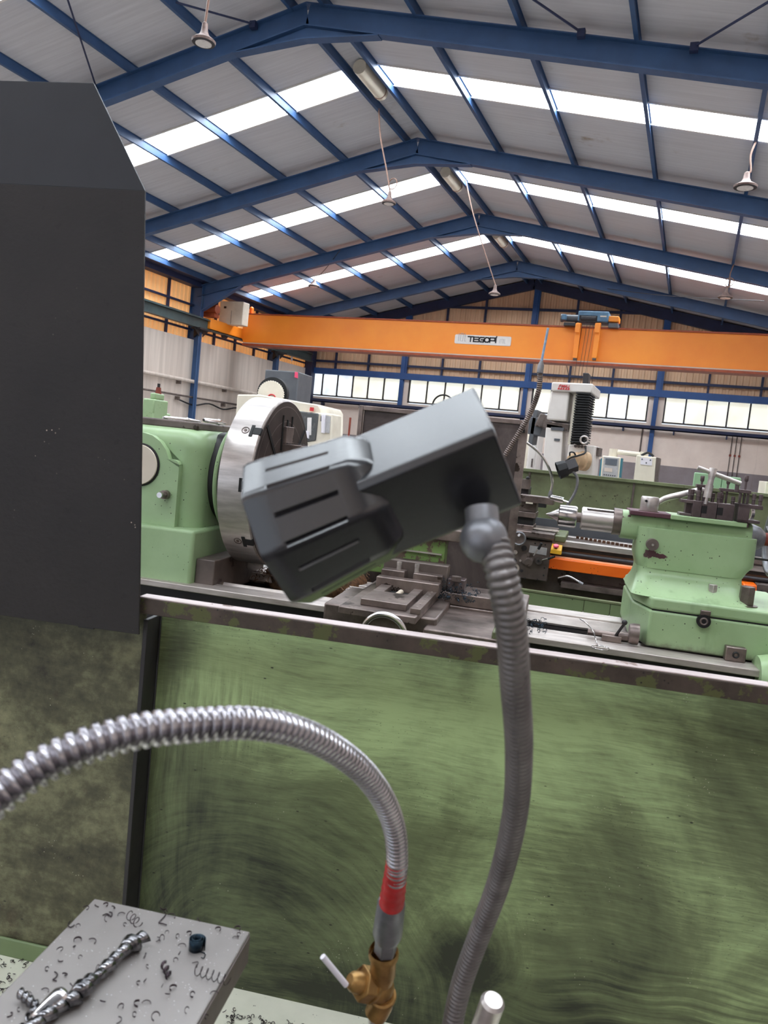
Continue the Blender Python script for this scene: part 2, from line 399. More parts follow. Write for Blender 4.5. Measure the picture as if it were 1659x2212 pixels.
for c in sorted(BANDY, reverse=True):
    for x0, x1 in ((-17.3, RX-0.32), (RX+0.32, XR+0.3)):
        wn += 1
        w = tag(bpy.data.objects.new('window_%d' % wn, None), kind='structure'); COL.objects.link(w); w.location = (x0, c, 8); w['_b'] = (x0, c, 8)
        g = MB().prism([(x0, c-W2+0.02, rz_(x0, OFF+0.05)), (x1, c-W2+0.02, rz_(x1, OFF+0.05)), (x1, c-W2+0.02, rz_(x1, OFF+0.08)), (x0, c-W2+0.02, rz_(x0, OFF+0.08))], (0, 2*W2-0.04, 0))
        g.build('roof_light_sheet', 'sky', w)
        b = MB()
        for y in (c-W2-0.01, c+W2-0.05): b.beam((x0, y+0.03, rz_(x0, OFF-0.01)), (x1, y+0.03, rz_(x1, OFF-0.01)), 0.05, 0.03)
        b.build('window_frame', 'white', w)
# portal frames: columns, rafters, haunches
for y in FR:
    f = MB()
    for x0, x1 in ((-17.85, RX), (RX, XR-0.1)):
        a, b = Vector((x0, y, rz_(x0))), Vector((x1, y, rz_(x1)))
        for off, w, h in ((-0.01, 0.2, 0.02), (-0.195, 0.014, 0.36), (-0.385, 0.2, 0.02)):
            f.beam(a+Vector((0, 0, off)), b+Vector((0, 0, off)), w, h)
    # ridge haunch and its bottom flange, eaves haunches
    for sx, k in ((-1, KL), (1, KR)):
        p = [(RX, y-0.007, rz_(RX)-0.38), (RX, y-0.007, RZ-0.62), (RX+sx*1.45, y-0.007, rz_(RX+sx*1.45)-0.40), (RX+sx*1.4, y-0.007, rz_(RX+sx*1.4)-0.36)]
        f.prism(p, (0, 0.014, 0)); f.beam((RX, y, RZ-0.62), (RX+sx*1.45, y, rz_(RX+sx*1.45)-0.40), 0.2, 0.02)
    xe = -17.6
    f.prism([(xe, y-0.007, rz_(xe)-0.38), (xe, y-0.007, rz_(xe)-0.95), (xe+1.6, y-0.007, rz_(xe+1.6)-0.40)], (0, 0.014, 0))
    f.beam((xe, y, rz_(xe)-0.95), (xe+1.6, y, rz_(xe+1.6)-0.40), 0.2, 0.02)
    for xc in (-17.87, XR-0.2):
        zt = rz_(xc)
        f.box((xc-0.25, y-0.1, 0), (xc-0.23, y+0.1, zt)).box((xc+0.23, y-0.1, 0), (xc+0.25, y+0.1, zt)).box((xc-0.25, y-0.01, 0), (xc+0.25, y+0.01, zt))
    struct(f, 'roof_frame', 'steel_blue')
# gable frame against the far wall
g = MB()
for x0, x1 in ((-17.85, RX), (RX, XR-0.1)):
    g.beam((x0, YF-0.12, rz_(x0)-0.1), (x1, YF-0.12, rz_(x1)-0.1), 0.2, 0.42)
struct(g, 'roof_frame', 'dark_blue')
PUR = [-17.3, -16.35, -14.6, -12.9, -11.2, -9.42, -7.72, -7.08, -5.3, -3.47, -1.63, 0.28, 2.1, 3.2]
for x in PUR:
    p = MB(); z = rz_(x)
    p.box((x-0.01, YB, z-0.01), (x+0.01, YF, z+OFF)).box((x-0.035, YB, z-0.02), (x+0.035, YF, z-0.004)).box((x-0.035, YB, z+OFF-0.01), (x+0.035, YF, z+OFF))
    struct(p, 'purlin', 'steel_blue')
# eaves gutter beam and girts on the left wall
struct(MB().box((-18.1, YB, 6.68), (-17.7, YF, 6.86)).box((-18.0, YB, 6.86), (-17.3, YF, 6.90)), 'trim_1', 'dark_blue')
for z in (6.0, 5.1):
    struct(MB().box((-18.08, YB, z), (-17.98, YF, z+0.07)), 'wall_girt', 'dark_blue')
k = 0
for y in [FR[i]+d for i in range(6) for d in (1.5, 3.0, 4.5)]:
    struct(MB().box((-18.08, y-0.04, 4.77), (-17.99, y+0.04, 6.7)), 'wall_stud', 'dark_blue')
# far wall steel: window beam, columns, studs and girts
struct(MB().box((XL, YF-0.22, 4.70), (XR, YF, 4.98)), 'trim_2', 'bright_blue')
for x in (-13.05, -7.25, -1.8):
    c = MB().box((x-0.10, YF-0.20, 4.98), (x+0.10, YF, rz_(x))).box((x+0.10, YF-0.16, 4.98), (x+0.17, YF, rz_(x))).box((x-0.11, YF-0.16, 0), (x+0.07, YF, 4.72))
    struct(c, 'wall_column', 'bright_blue')
for x in (-18.0, -16.55, -14.85, -11.2, -9.45, -5.45, -3.66, 0.1, 2.05):
    struct(MB().box((x-0.045, YF-0.1, 4.98), (x+0.045, YF, rz_(x))), 'wall_stud', 'dark_blue')
for z in (5.32, 6.9, 8.08):
    xl = max(XL, RX-(RZ-z)/KL); xr = min(XR, RX+(RZ-z)/KR)
    struct(MB().box((xl, YF-0.13, z-0.05), (xr, YF-0.02, z+0.05)), 'wall_girt', 'dark_blue')
struct(MB().box((-18.0, YF-0.45, 0), (-17.6, YF-0.05, 6.9)), 'wall_column', 'dark_blue')
# cable tray under the windows, drop pipes
t = Thing('cable_tray', 'dark blue cable tray running under the far windows', 'cable tray', (-12.5, YF-0.26, 3.35))
MB().box((-17.5, YF-0.36, 3.34), (3.3, YF-0.17, 3.38)).box((-17.5, YF-0.36, 3.34), (3.3, YF-0.34, 3.5)).build('tray', 'dark_blue', t)
MB().tube([(-17.5, YF-0.28, 3.43), (3.3, YF-0.28, 3.43)], 0.05, 8).build('cable_bundle', 'rubber', t)
for x in range(-17, 4, 2): MB().box((x, YF-0.34, 3.2), (x+0.05, YF, 3.34)).build('bracket', 'dark_blue', t)
for i, (px, lab) in enumerate(((1578, 'left'), (1588, 'middle'), (1598, 'right'))):
    a = at(0, px+4, 948, v=YF-0.03)
    p = Thing('drop_pipe', 'thin rusty drop pipe on the far wall, %s one of three' % lab, 'pipe', (a.x, a.y, 1.4), group='drop pipes on the far wall')
    MB().tube([(a.x, a.y, 3.4), (a.x, a.y, 1.4)], 0.018, 8).build('pipe', 'cast', p)
    MB().box((a.x-0.04, a.y-0.02, 2.55), (a.x+0.04, YF, 2.63)).build('clip', 'rust_red', p)
a = at(0, 1388, 930, v=YF-0.03)
tag(MB().tube([(a.x, a.y, 3.4), (a.x, a.y, 1.9)], 0.03, 8).build('drop_pipe', 'cast', base=(a.x, a.y, 1.9)), 'grey drop pipe on the far wall left of the blue column', 'pipe')
# pipes along the left wall
for z, r, lab, n_ in ((3.2, 0.07, 'thick grey pipe running along the pale left wall', 'wall_pipe'), (2.62, 0.035, 'thin brown pipe low along the pale left wall', 'wall_pipe')):
    p = Thing(n_, lab, 'pipe', (-17.7, 20, z))
    MB().tube([(-17.72, 8, z+0.1), (-17.72, 30.5, z)], r, 8).build('pipe', 'concrete_light' if r > 0.05 else 'cast', p)
    for y in range(9, 31, 3): MB().box((-17.87, y, z-0.15), (-17.68, y+0.06, z-0.02)).build('bracket', 'cast', p)
# sagging cables on that wall
q = []
for y in range(24, 31, 2): q += [Vector((-17.74, y, 2.5)), Vector((-17.74, y+1, 2.36))]
tag(MB().tube(smooth(q, 4), 0.03, 6).build('wall_cable', 'rubber', base=q[0]), 'dark cable sagging below the thin pipe on the left wall', 'cable')
# bracing rods in the roof plane
def roofpt(px, py, off):
    d = ray(px, py)
    for s, k in ((-1, KL), (1, KR)):
        t = (RZ+off-EYE-k*s*(-RX))/(d[2]+k*s*d[0]); p = Vector((0, 0, EYE))+d*t
        if s*(p.x-RX) >= -0.01: return p
for i, (a, b, lab) in enumerate((((135, -35), (210, 195), 'left of the nearest pendant lamp'), ((380, 5), (548, 52), 'above the nearest pendant lamp'), ((1110, -30), (1256, 70), 'on the right slope by the nearest frame'), ((1690, -14), (1500, 100), 'at the upper right corner'))):
    p, q2 = roofpt(*a, -0.03), roofpt(*b, -0.03)
    t = Thing('bracing_rod', 'thin steel bracing rod under the roof %s' % lab, 'bracing rod', p, group='roof bracing rods')
    MB().tube([p, q2], 0.018, 6).build('rod', 'dark_blue', t); MB().beam(q2+Vector((-0.06, 0, -0.02)), q2+Vector((0.06, 0, -0.02)), 0.1, 0.12).build('cleat', 'dark_blue', t)
for a, b, lab in (((1268, 618), (1650, 650), 'thin wire hanging under the farthest roof light on the right'), ((600, 700), (735, 540), 'thin wire hanging under the farthest roof light on the left')):
    p, q2 = roofpt(*a, -0.25) if a[0] > 1000 else roofpt(668, 615, -0.1), roofpt(*b, -0.25)
    mid = (p+q2)/2+Vector((0, 0, -0.1))
    tag(MB().tube(smooth([p, mid, q2], 6), 0.012, 5).build('roof_wire', 'dark', base=p), lab, 'wire')
# ridge vent tubes seen between the two ridge purlins
for c, lab in ((BANDY[0]-12 if False else 15.8, 'nearest'), (21.8, 'middle'), (27.8, 'farthest')):
    t = Thing('ridge_duct', 'cream plastic duct under the ridge, %s of three' % lab, 'duct', (RX, c-0.6, RZ), group='ridge ducts')
    MB().tube([(RX, c-0.62, RZ+0.0), (RX, c+0.62, RZ+0.0)], 0.15, 14).build('duct', 'cream', t)
    MB().torus((RX, c+0.5, RZ), (0, 1, 0), 0.155, 0.012, 20, 6).build('band', 'cable', t)
# ------------------------------------------------------------------ pendant lamps
def pendant(px, py, y, top, lab, ring_px=0.22, loop=False):
    c = at(0, px, py, v=y); t = Thing('pendant_lamp', lab, 'pendant lamp', c, group='pendant lamps under the roof')
    r = ring_px
    MB().turn([(0, r), (0.03, r*1.05), (0.05, r*0.9), (0.10, r*0.45), (0.16, r*0.3), (0.26, r*0.24), (0.28, r*0.1)], c+Vector((0, 0, -0.02)), (0, 0, 1), 24, (False, True)).build('lamp_shade', 'lamp_shell', t)
    MB().turn([(0, r*0.98), (0.015, r*0.98)], c+Vector((0, 0, -0.025)), (0, 0, 1), 24).build('reflector', 'dark', t)
    MB().cyl(c+Vector((0, 0, -0.035)), c+Vector((0, 0, -0.02)), r*0.7, n=24).build('lens', 'lamp_glass', t)
    T = Vector(top); m1 = c.lerp(T, 0.35)+Vector((0.03, 0, 0)); m2 = c.lerp(T, 0.7)+Vector((-0.03, 0, 0))
    MB().tube(smooth([c+Vector((0, 0, 0.25)), m1, m2, T], 8), 0.018, 6).build('cable', 'cable', t)
    if loop: MB().torus(c+Vector((0.05, 0, 0.42)), (0.3, 1, 0), 0.12, 0.014, 20, 6).build('cable_loop', 'cable', t)
    return t
pendant(440, 90, 9.5, (-7.05, 9.5, 9.25), 'nearest pendant lamp, round with a pale lens, hanging before the first roof frame', 0.16)
pendant(840, 438, 17.0, (-7.7, 17.0, 9.2), 'pendant lamp with a cable loop, below the second roof frame left of the ridge', 0.16, True)
pendant(1068, 635, 22.0, (-7.05, 22.0, 9.3), 'pendant lamp on a long pale cable hanging from the ridge above the orange crane', 0.16)
pendant(1610, 403, 15.9, (0.28, 15.9, 7.7), 'large round pendant lamp at the right edge below the first roof light', 0.2)
pendant(1567, 642, 24.5, (0.3, 24.5, 7.65), 'small pendant lamp with coiled cable, far right under the roof frames', 0.2, True)
pendant(678, 618, 27.5, (-14.6, 27.5, 7.6), 'small far pendant lamp tucked under the left roof slope', 0.22)

# ================================================================== OVERHEAD CRANE
GX = -17.35
GY = at(0, 530, 700, u=GX).y
zt = at(0, 1100, 700.5, v=GY).z; zb = at(0, 1100, 776, v=GY).z
for nm, x in (('left', GX-0.25), ('right', XR-0.55)):
    t = Thing('crane_rail', 'grey green crane rail beam along the %s wall' % nm, 'crane rail', (x, 10, zb-0.1))
    zr = at(0, 313, 660, u=GX-0.25).z
    b = MB().box((x-0.12, YB+0.3, zr+0.14), (x+0.12, 33.9, zr+0.17)).box((x-0.12, YB+0.3, zr-0.20), (x+0.12, 33.9, zr-0.17)).box((x-0.01, YB+0.3, zr-0.18), (x+0.01, 33.9, zr+0.15)).box((x-0.03, YB+0.3, zr+0.17), (x+0.03, 33.9, zr+0.22))
    b.build('rail_beam', 'rail_grey', t)
    for y in FR:
        s = -1 if x < 0 else 1
        MB().prism([(x-s*0.12, y-0.1, zr-0.20), (x+s*0.25, y-0.1, zr-0.20), (x+s*0.25, y-0.1, zr-0.55)], (0, 0.2, 0)).box((x-0.2, y-0.35, zr-0.26), (x+0.2, y+0.35, zr-0.2)).build('bracket', 'dark', t)
        for q in (-1, 1): MB().prism([(x, y+q*0.5, zr-0.2), (x, y+q*0.1, zr-0.2), (x, y+q*0.1, zr-0.5)], (0.02, 0, 0)).build('gusset', 'dark', t)
cr = Thing('overhead_crane', 'long orange overhead crane girder crossing the hall below the roof', 'crane', (GX, GY, zb))
XE = XR-0.75
MB().box((GX, GY, zb+0.03), (XE, GY+0.45, zt-0.03)).build('girder', 'crane', cr)
MB().box((GX, GY-0.05, zt-0.03), (XE, GY+0.5, zt+0.02)).build('top_flange', 'crane_dark', cr)
MB().box((GX, GY-0.12, zb-0.05), (XE, GY+0.5, zb+0.03)).build('bottom_flange', 'crane_dark', cr)
MB().box((GX, GY-0.10, zb+0.03), (XE, GY-0.05, zb+0.07)).build('trolley_track', 'concrete_light', cr)
MB().prism([(GX, GY+0.02, zb), (GX-0.12, GY+0.02, zb+0.25), (GX-0.12, GY+0.02, zt-0.1), (GX, GY+0.02, zt)], (0, 0.4, 0)).build('end_plate', 'crane', cr)
MB().box((GX-0.38, GY-2.2, zb-0.02+0.25), (GX-0.12, GY+1.6, zb+0.62)).build('end_carriage', 'crane', cr, 0.02)
for y in (GY-1.0, GY+1.0):
    MB().cyl((GX-0.33, y, zb+0.2), (GX-0.2, y, zb+0.2), 0.16).build('wheel', 'dark', cr)
a = at(0, 474, 655, u=GX-0.3); b = at(0, 522, 703, v=GY-0.2)
c0 = at(0, 476, 650, u=-17.86); CYY = c0.y; c1 = at(0, 522, 702, v=CYY)
cab = MB().box((c0.x, CYY, c1.z), (c1.x, CYY+0.45, c0.z)).build('control_cabinet', 'cream', cr, 0.02)
MB().box((c0.x+0.2, CYY-.02, c0.z-0.28), (c0.x+0.3, CYY, c0.z-0.2)).build('label_plate', 'dark', cab)
MB().box(((c0.x+c1.x)/2+0.014, CYY-.005, c1.z), ((c0.x+c1.x)/2+0.026, CYY, c0.z-0.35)).build('door_gap', 'dark', cab)
mo = at(0, 458, 668, u=-17.55)
MB().cyl(mo+Vector((-0.35, 0, 0)), mo+Vector((0.25, 0, 0)), 0.17).box(mo+Vector((-0.35, -0.1, -0.3)), mo+Vector((0.2, 0.2, -0.16))).build('travel_motor', 'crane_dark', cr)
be = at(0, 541, 668, v=GY)
MB().cyl((be.x, GY+0.1, zt), (be.x, GY+0.1, zt+0.22), 0.08).ball((be.x, GY+0.1, zt+0.22), 0.08).build('warning_beacon', 'orange', cr)
# maker's plate
s0, s1 = at(0, 984, 722, v=GY), at(0, 1103, 748, v=GY)
zc = (at(0, 985, 722, v=GY).z+at(0, 1103, 728, v=GY).z)/2; zd = (at(0, 984, 742, v=GY).z+at(0, 1102, 748, v=GY).z)/2
pl = MB().prism([Vector((p.x, GY, p.y)) for p in rrect(s0.x, s1.x, zd, zc, 0, 0.05)], (0, -0.03, 0)).build('maker_plate', 'white', cr)
h = (zc-zd); o = (s0.x+0.24*(s1.x-s0.x), GY-0.035, zd+0.30*h); L = 0.52*(s1.x-s0.x)/5.45; H = 0.5*h
def g(i, pts): return [(L*(i+x), H*z) for x, z in pts]
TE = [g(0, [(0, 1), (1, 1)]), g(0, [(.5, 1), (.5, 0)]), g(1, [(1, .95), (.05, .95), (.05, 0), (1, 0)]), g(1, [(.05, .48), (.95, .48)]),
      g(2.05, [(.95, .95), (.3, .95), (.05, .7), (.05, .25), (.3, 0), (.9, 0), (.9, .45), (.45, .45)]),
      g(3.05, [(.3, .95), (.7, .95), (.95, .65), (.95, .25), (.7, 0), (.3, 0), (.05, .25), (.05, .65), (.3, .95)]),
      g(4.05, [(.05, 0), (.05, .95), (.95, .95), (.95, .35), (.05, .35)]), g(5.15, [(.05, 0), (.05, .8)]), g(5.15, [(.08, 1.05), (.14, 1.25)])]
mk = MB(); strokes(mk, o, (1, 0, 0), (0, 0, 1), TE, 0.045, 0.012, (0, -1, 0)); mk.build('lettering', 'dark', pl)
mk = MB(); o2 = (s0.x+0.07*(s1.x-s0.x), GY-0.035, zd+0.3*h); K = 0.10
strokes(mk, o2, (1, 0, 0), (0, 0, 1), [[(0, 0), (0, .27)], [(.07, 0), (.16, 0), (.16, .27), (.07, .27), (.07, 0)], [(.23, .27), (.23, 0), (.27, 0)], [(.2, .18), (.27, .18)]], 0.014, 0.008, (0, -1, 0))
o3 = (s0.x+0.80*(s1.x-s0.x), GY-0.035, zd+0.24*h)
strokes(mk, o3, (1, 0, 0), (0, 0, 1), [[(0, 0), (.02, .15)], [(.06, 0), (.06, .15), (.12, .15), (.12, 0)], [(.15, 0), (.15, .15)], [(.19, .15), (.19, 0), (.22, 0)]], 0.010, 0.008, (0, -1, 0)); mk.build('small_lettering', 'key_grey' if 'key_grey' in MT else 'keys', pl)
# hoist trolley
HY = GY-0.35
def hp(px, py, y=HY): return at(0, px, py, v=y)
tr = Thing('crane_hoist', 'blue and grey hoist trolley riding on the orange crane girder', 'hoist', hp(1270, 700))
a, b = hp(1250, 671), hp(1313, 697); MB().box((a.x, HY, b.z+0.02), (b.x, HY+0.75, a.z)).build('hoist_body', 'hoist_blue', tr, 0.03)
a, b = hp(1252, 681), hp(1289, 696); MB().box((a.x, HY-0.02, b.z), (b.x, HY+0.02, a.z)).build('drum_opening', 'black', tr)
c = hp(1262, 688); d = hp(1288, 689); MB().cyl((c.x-.1, HY+0.02, c.z), (d.x, HY+0.02, c.z), 0.09).build('rope_drum', 'dark', tr)
a, b = hp(1212, 674), hp(1250, 694); zc = (a.z+b.z)/2
MB().cyl((a.x, HY+0.3, zc), (b.x, HY+0.3, zc), (a.z-b.z)*0.42).cyl((a.x-0.03, HY+0.3, zc), (a.x+0.05, HY+0.3, zc), (a.z-b.z)*0.48).build('hoist_motor', 'grey_paint', tr)
a, b = hp(1214, 678), hp(1222, 690); MB().box((a.x, HY+0.02, b.z), (b.x, HY+0.3, a.z)).build('motor_cap', 'hoist_blue', tr, 0.02)
a, b = hp(1218, 696), hp(1242, 704); MB().box((a.x, HY, b.z), (b.x, HY+0.5, a.z)).build('junction_box', 'dark', tr, 0.01)
a, b = hp(1314, 681), hp(1336, 694); MB().box((a.x, HY+0.1, b.z), (b.x, HY+0.6, a.z)).build('brake_cover', 'crane', tr, 0.03)
a, b = hp(1314, 696), hp(1334, 707); MB().box((a.x, HY+0.1, b.z), (b.x, HY+0.6, a.z)).build('gear_box', 'grey_paint', tr, 0.02)
a, b = hp(1297, 682), hp(1310, 685); MB().box((a.x, HY-0.02, b.z), (b.x, HY, a.z)).build('rating_plate', 'cream', tr)
for x0, x1 in ((1245, 1256), (1287, 1298)):
    a, b = hp(x0, 697), hp(x1-6, 775); w = 0.17
    lg = MB().box((a.x, HY, b.z+0.02), (a.x+w, HY+0.14, a.z)).prism([(a.x, HY, a.z), (a.x, HY-0.14, a.z-0.35), (a.x, HY-0.14, a.z-0.05)], (w, 0, 0)).build('leg', 'crane', tr, 0.015)
    MB().cyl((a.x+0.03, HY+0.07, b.z), (a.x+w-0.03, HY+0.07, b.z), 0.055).build('guide_roller', 'cast', lg)
# hook block on its ropes
hb = hp(1243, 884, HY+0.1)
hk = Thing('hook_block', 'rusty orange hook block with steel hook hanging on thin ropes from the hoist', 'crane hook', hb)
for px, side in ((1231, -1), (1250, 1)):
    c = hp(px, 878, HY+0.1)
    MB().turn([(-.07, .15), (-.05, .2), (-.02, .14), (.02, .14), (.05, .2), (.07, .15)], (c.x, c.y, c.z), (1, 0.35, 0), 20).build('sheave', 'crane_dark', hk)
    MB().prism([(c.x-0.02, c.y-0.1, c.z-0.24), (c.x+0.02, c.y-0.1, c.z-0.24), (c.x+0.06, c.y-0.1, c.z+0.2), (c.x-0.06, c.y-0.1, c.z+0.2)], (0, 0.2, 0)).build('sheave_guard', 'crane_dark', hk)
c = hp(1240, 886, HY+0.1); MB().cyl((c.x-.22, c.y, c.z), (c.x+.22, c.y, c.z), 0.06).cyl((c.x, c.y, c.z), (c.x, c.y, c.z-0.28), 0.05).build('swivel', 'dark', hk)
c = hp(1236, 908, HY+0.1); MB().torus((c.x, c.y, c.z), (0.2, 1, 0), 0.14, 0.035, 24, 8, (R(120), R(420))).build('hook', 'steel', hk)
rp = [((1258, 700), (1232, 868)), ((1268, 700), (1240, 868)), ((1275, 700), (1247, 868)), ((1283, 700), (1254, 868))]
for p, q in rp: MB().tube([hp(*p, HY+0.05), hp(*q, HY+0.1)], 0.007, 5).build('wire_rope', 'dark', hk)
pc = Thing('pendant_control', 'thin dark control cable with push-button box hanging from the crane girder', 'crane control', hp(1228, 980, HY-0.1))
MB().tube(smooth([hp(1224, 790, GY-.1), hp(1229, 820, HY-0.1), hp(1232, 880, HY-0.1), hp(1222, 960, HY-0.1), hp(1216, 992, HY-0.1)], 6), 0.013, 6).build('cable', 'rubber', pc)
MB().tube([hp(1283, 790, GY-0.1), hp(1262, 960, HY-0.1)], 0.010, 6).build('guide_rope', 'rubber', pc)
c = hp(1216, 998, HY-0.1); MB().box(c+Vector((-.08, -.05, -.3)), c+Vector((.08, .05, .05))).build('push_button_box', 'dark', pc, 0.02)

# ================================================================== MACHINES IN THE MIDDLE DISTANCE
MY = 10.0
def mp(px, py, y=MY): return at(0, px, py, v=y)
def mbox(mb, x0, y0, x1, y1, y=MY, dep=0.5):
    a, b = mp(x0, y0, y), mp(x1, y1, y); return mb.box((a.x, y, b.z), (b.x, y+dep, a.z))
ml = Thing('milling_machine', 'tall cream milling machine with black bellows behind the second green lathe', 'milling machine', (mp(1240, 1000).x, MY, 0))
MY2 = MY+0.0
a = mp(1203, 915); b = mp(1180, 1020)
MB().prism([mp(1180, 914), mp(1217, 920), mp(1205, 1110), mp(1164, 1100)], (0, 0.7, 0)).build('column', 'white', ml, 0.01)
MB().prism([mp(1174, 910), mp(1229, 917), mp(1228, 930), mp(1173, 922)], (0, 0.6, 0)).build('band', 'cast', ml)
hd = MB().prism([mp(1190, 844, MY-.1), mp(1230, 846, MY-.1), mp(1224, 910, MY-.1), mp(1180, 906, MY-.1)], (0, 0.7, 0)).build('head_cover', 'white', ml, 0.02)
top = MB().prism([mp(1192, 825, MY-.15), mp(1281, 829, MY-.15), mp(1278, 849, MY-.15), mp(1190, 844, MY-.15)], (0, 0.85, 0)).build('top_cover', 'white', ml, 0.015)
MB().prism([mp(1259, 805), mp(1272, 806), mp(1270, 830), mp(1258, 829)], (0, 0.2, 0)).build('cable_box', 'dark', ml, 0.01)
bl = MB(); A, B, Cc, D = mp(1247, 848, MY-.2), mp(1275, 850, MY-.2), mp(1262, 958, MY-.2), mp(1234, 958, MY-.2)
n = 20
for i in range(n):
    t0, t1 = i/n, (i+0.5)/n
    p0, p1, q0, q1 = A.lerp(D, t0), B.lerp(Cc, t0), A.lerp(D, t1), B.lerp(Cc, t1)
    bl.prism([p0+Vector((-.01, -.03, 0)), p1+Vector((.01, -.03, 0)), q1+Vector((.01, -.03, 0)), q0+Vector((-.01, -.03, 0))], (0, 0.5, 0))
bl.prism([A+Vector((.015, .03, 0)), B+Vector((-.015, .03, 0)), Cc+Vector((-.015, .03, 0)), D+Vector((.015, .03, 0))], (0, 0.45, 0))
bl.build('bellows', 'rubber', ml)
MB().prism([mp(1240, 850, MY-.05), mp(1247, 850, MY-.05), mp(1232, 960, MY-.05), mp(1226, 960, MY-.05)], (0, 0.3, 0)).build('guide_rail', 'cream', ml)
MB().prism([mp(1229, 960, MY-.1), mp(1285, 963, MY-.1), mp(1276, 1060, MY-.1), mp(1214, 1060, MY-.1)], (0, 0.6, 0)).build('spindle_carrier', 'white', ml, 0.01)
for i in range(4):
    c = mp(1243+7*i, 963.5+0.5*i, MY-.12); MB().cyl(c, c+Vector((0, 0.04, 0)), 0.018, n=10).build('screw', 'cast', ml)
MB().prism([mp(1285, 965, MY+.1), mp(1294, 967, MY+.1), mp(1292, 985, MY+.1), mp(1284, 985, MY+.1)], (0, 0.4, 0)).build('side_cover', 'cast', ml)
c = mp(1250, 995, MY-.2)
MB().turn([(0, .12), (.06, .12), (.07, .10), (.15, .095), (.16, .08), (.22, .07), (.25, .04)], c+Vector((.08, .05, .0)), (-.8, -.75, .05), 26).build('milling_head', 'wood_tan', ml)
MB().tube(smooth([mp(1265, 966, MY-.15), mp(1264, 978, MY-.3), mp(1250, 984, MY-.35), mp(1235, 988, MY-.35), mp(1222, 996, MY-.3)], 6), 0.012, 6).tube(smooth([mp(1232, 990, MY-.3), mp(1231, 978, MY-.35), mp(1240, 978, MY-.35), mp(1245, 988, MY-.3)], 6), 0.01, 6).build('hoses', 'rubber', ml)
MB().torus(mp(1262, 950, MY-.25), (0, 1, 0.2), 0.045, 0.012, 18, 6).build('lifting_eye', 'steel', ml)
MB().prism([mp(1190, 922, MY-.02), mp(1219, 924, MY-.02), mp(1217, 931, MY-.02), mp(1190, 929, MY-.02)], (0, 0.05, 0)).build('vent_panel', 'grey_paint', ml)
MB().prism([mp(1197, 947, MY-.02), mp(1209, 948, MY-.02), mp(1208, 953, MY-.02), mp(1197, 952, MY-.02)], (0, 0.03, 0)).build('name_plate', 'grey_paint', ml)
# red badge on the top cover: slanted block capitals over three white triangles
bd = MB(); P0 = mp(1204, 841, MY-.155); u_ = (mp(1231, 842.5, MY-.155)-P0); w_ = (mp(1207, 831, MY-.155)-P0)
def bp(x, z): return P0+u_*x+w_*z
for x in range(5): bd.prism([bp(.2*x+.0, 0), bp(.2*x+.17, 0), bp(.2*x+.12, .42), bp(.2*x+.06, .42)], (0, -.008, 0))
for pts in ([(.05, .5), (.1, 1), (.22, 1)], [(.05, .75), (.2, .75)], [(.27, .5), (.3, 1), (.36, .6), (.42, 1), (.45, .5)], [(.5, .5), (.5, 1), (.62, .5), (.62, 1)], [(.68, 1), (.7, .5), (.86, .5), (.84, 1)]):
    for (a, b), (c, d) in zip(pts, pts[1:]):
        p, q = bp(a, b), bp(c, d); bd.beam(p, q, 0.006, 0.014, (0, -1, 0))
bd.build('red_badge', 'red', top)
# dark arm and pallet rack between column and guard
MB().prism([mp(1146, 900, MY+.5), mp(1180, 905, MY+.5), mp(1165, 942, MY+.5), mp(1135, 936, MY+.5)], (0, .5, 0)).prism([mp(1152, 885, MY+.5), mp(1162, 885, MY+.5), mp(1150, 960, MY+.5), mp(1140, 960, MY+.5)], (0, .3, 0)).build('tool_arm', 'grey_paint', ml, 0.01)
MB().prism([mp(1166, 892, MY+.4), mp(1178, 894, MY+.4), mp(1174, 925, MY+.4), mp(1154, 920, MY+.4)], (0, .4, 0)).build('gear_housing', 'cast', ml, 0.02)
MB().box(mp(1135, 1110), mp(1290, 1075)+Vector((0, 1.2, 0))).box((mp(1135, 1110).x, MY, 0), (mp(1290, 1075).x, MY+1.2, 1.0)).build('machine_base', 'grey_paint', ml, 0.02)
for nm, x0, x1, y0, ma, lab in (('electrical_cabinet', 1137, 1155, 932, 'cream', 'narrow cream cabinet standing left of the milling machine, nearest the dark guard'), ('locker', 1140, 1165, 935, 'white', 'tall white locker beside the milling machine column')):
    y = MY+1.25 if nm == 'locker' else MY+1.7
    a, b = mp(x0 if nm != 'locker' else 1145, y0, y), mp(x1, y0, y)
    t = Thing(nm, lab, 'cabinet', (a.x, y, 0)); MB().box((a.x, y, 0), (b.x, y+.4, a.z)).build('body', ma, t, 0.01)
    MB().box((a.x+.02, y-.015, .3), (b.x-.02, y, a.z-.05)).build('door', ma, t, 0.004)
    MB().box((b.x-.06, y-.03, 1.5), (b.x-.04, y-.012, 1.62)).build('handle', 'cast', t)
# control panel on a stand, and beige terminal box
t = Thing('control_panel', 'grey control panel with screen and keys in a cream frame right of the milling head', 'control panel', (mp(1320, 1030).x, MY-.5, 0))
Y = MY-.5
MB().prism([mp(1301, 984, Y), mp(1341, 988, Y), mp(1336, 1045, Y), mp(1296, 1040, Y)], (0, .25, 0)).build('housing', 'cream', t, 0.012)
MB().prism([mp(1305, 987, Y-.012), mp(1337, 990, Y-.012), mp(1333, 1035, Y-.012), mp(1300, 1031, Y-.012)], (0, .02, 0)).build('face', 'keys', t)
MB().prism([mp(1308, 990, Y-.02), mp(1334, 992, Y-.02), mp(1332, 1006, Y-.02), mp(1307, 1003, Y-.02)], (0, .02, 0)).build('screen', 'screen', t)
MB().prism([mp(1306, 1010, Y-.018), mp(1323, 1012, Y-.018), mp(1322, 1020, Y-.018), mp(1305, 1018, Y-.018)], (0, .02, 0)).build('key_block', 'concrete_light', t)
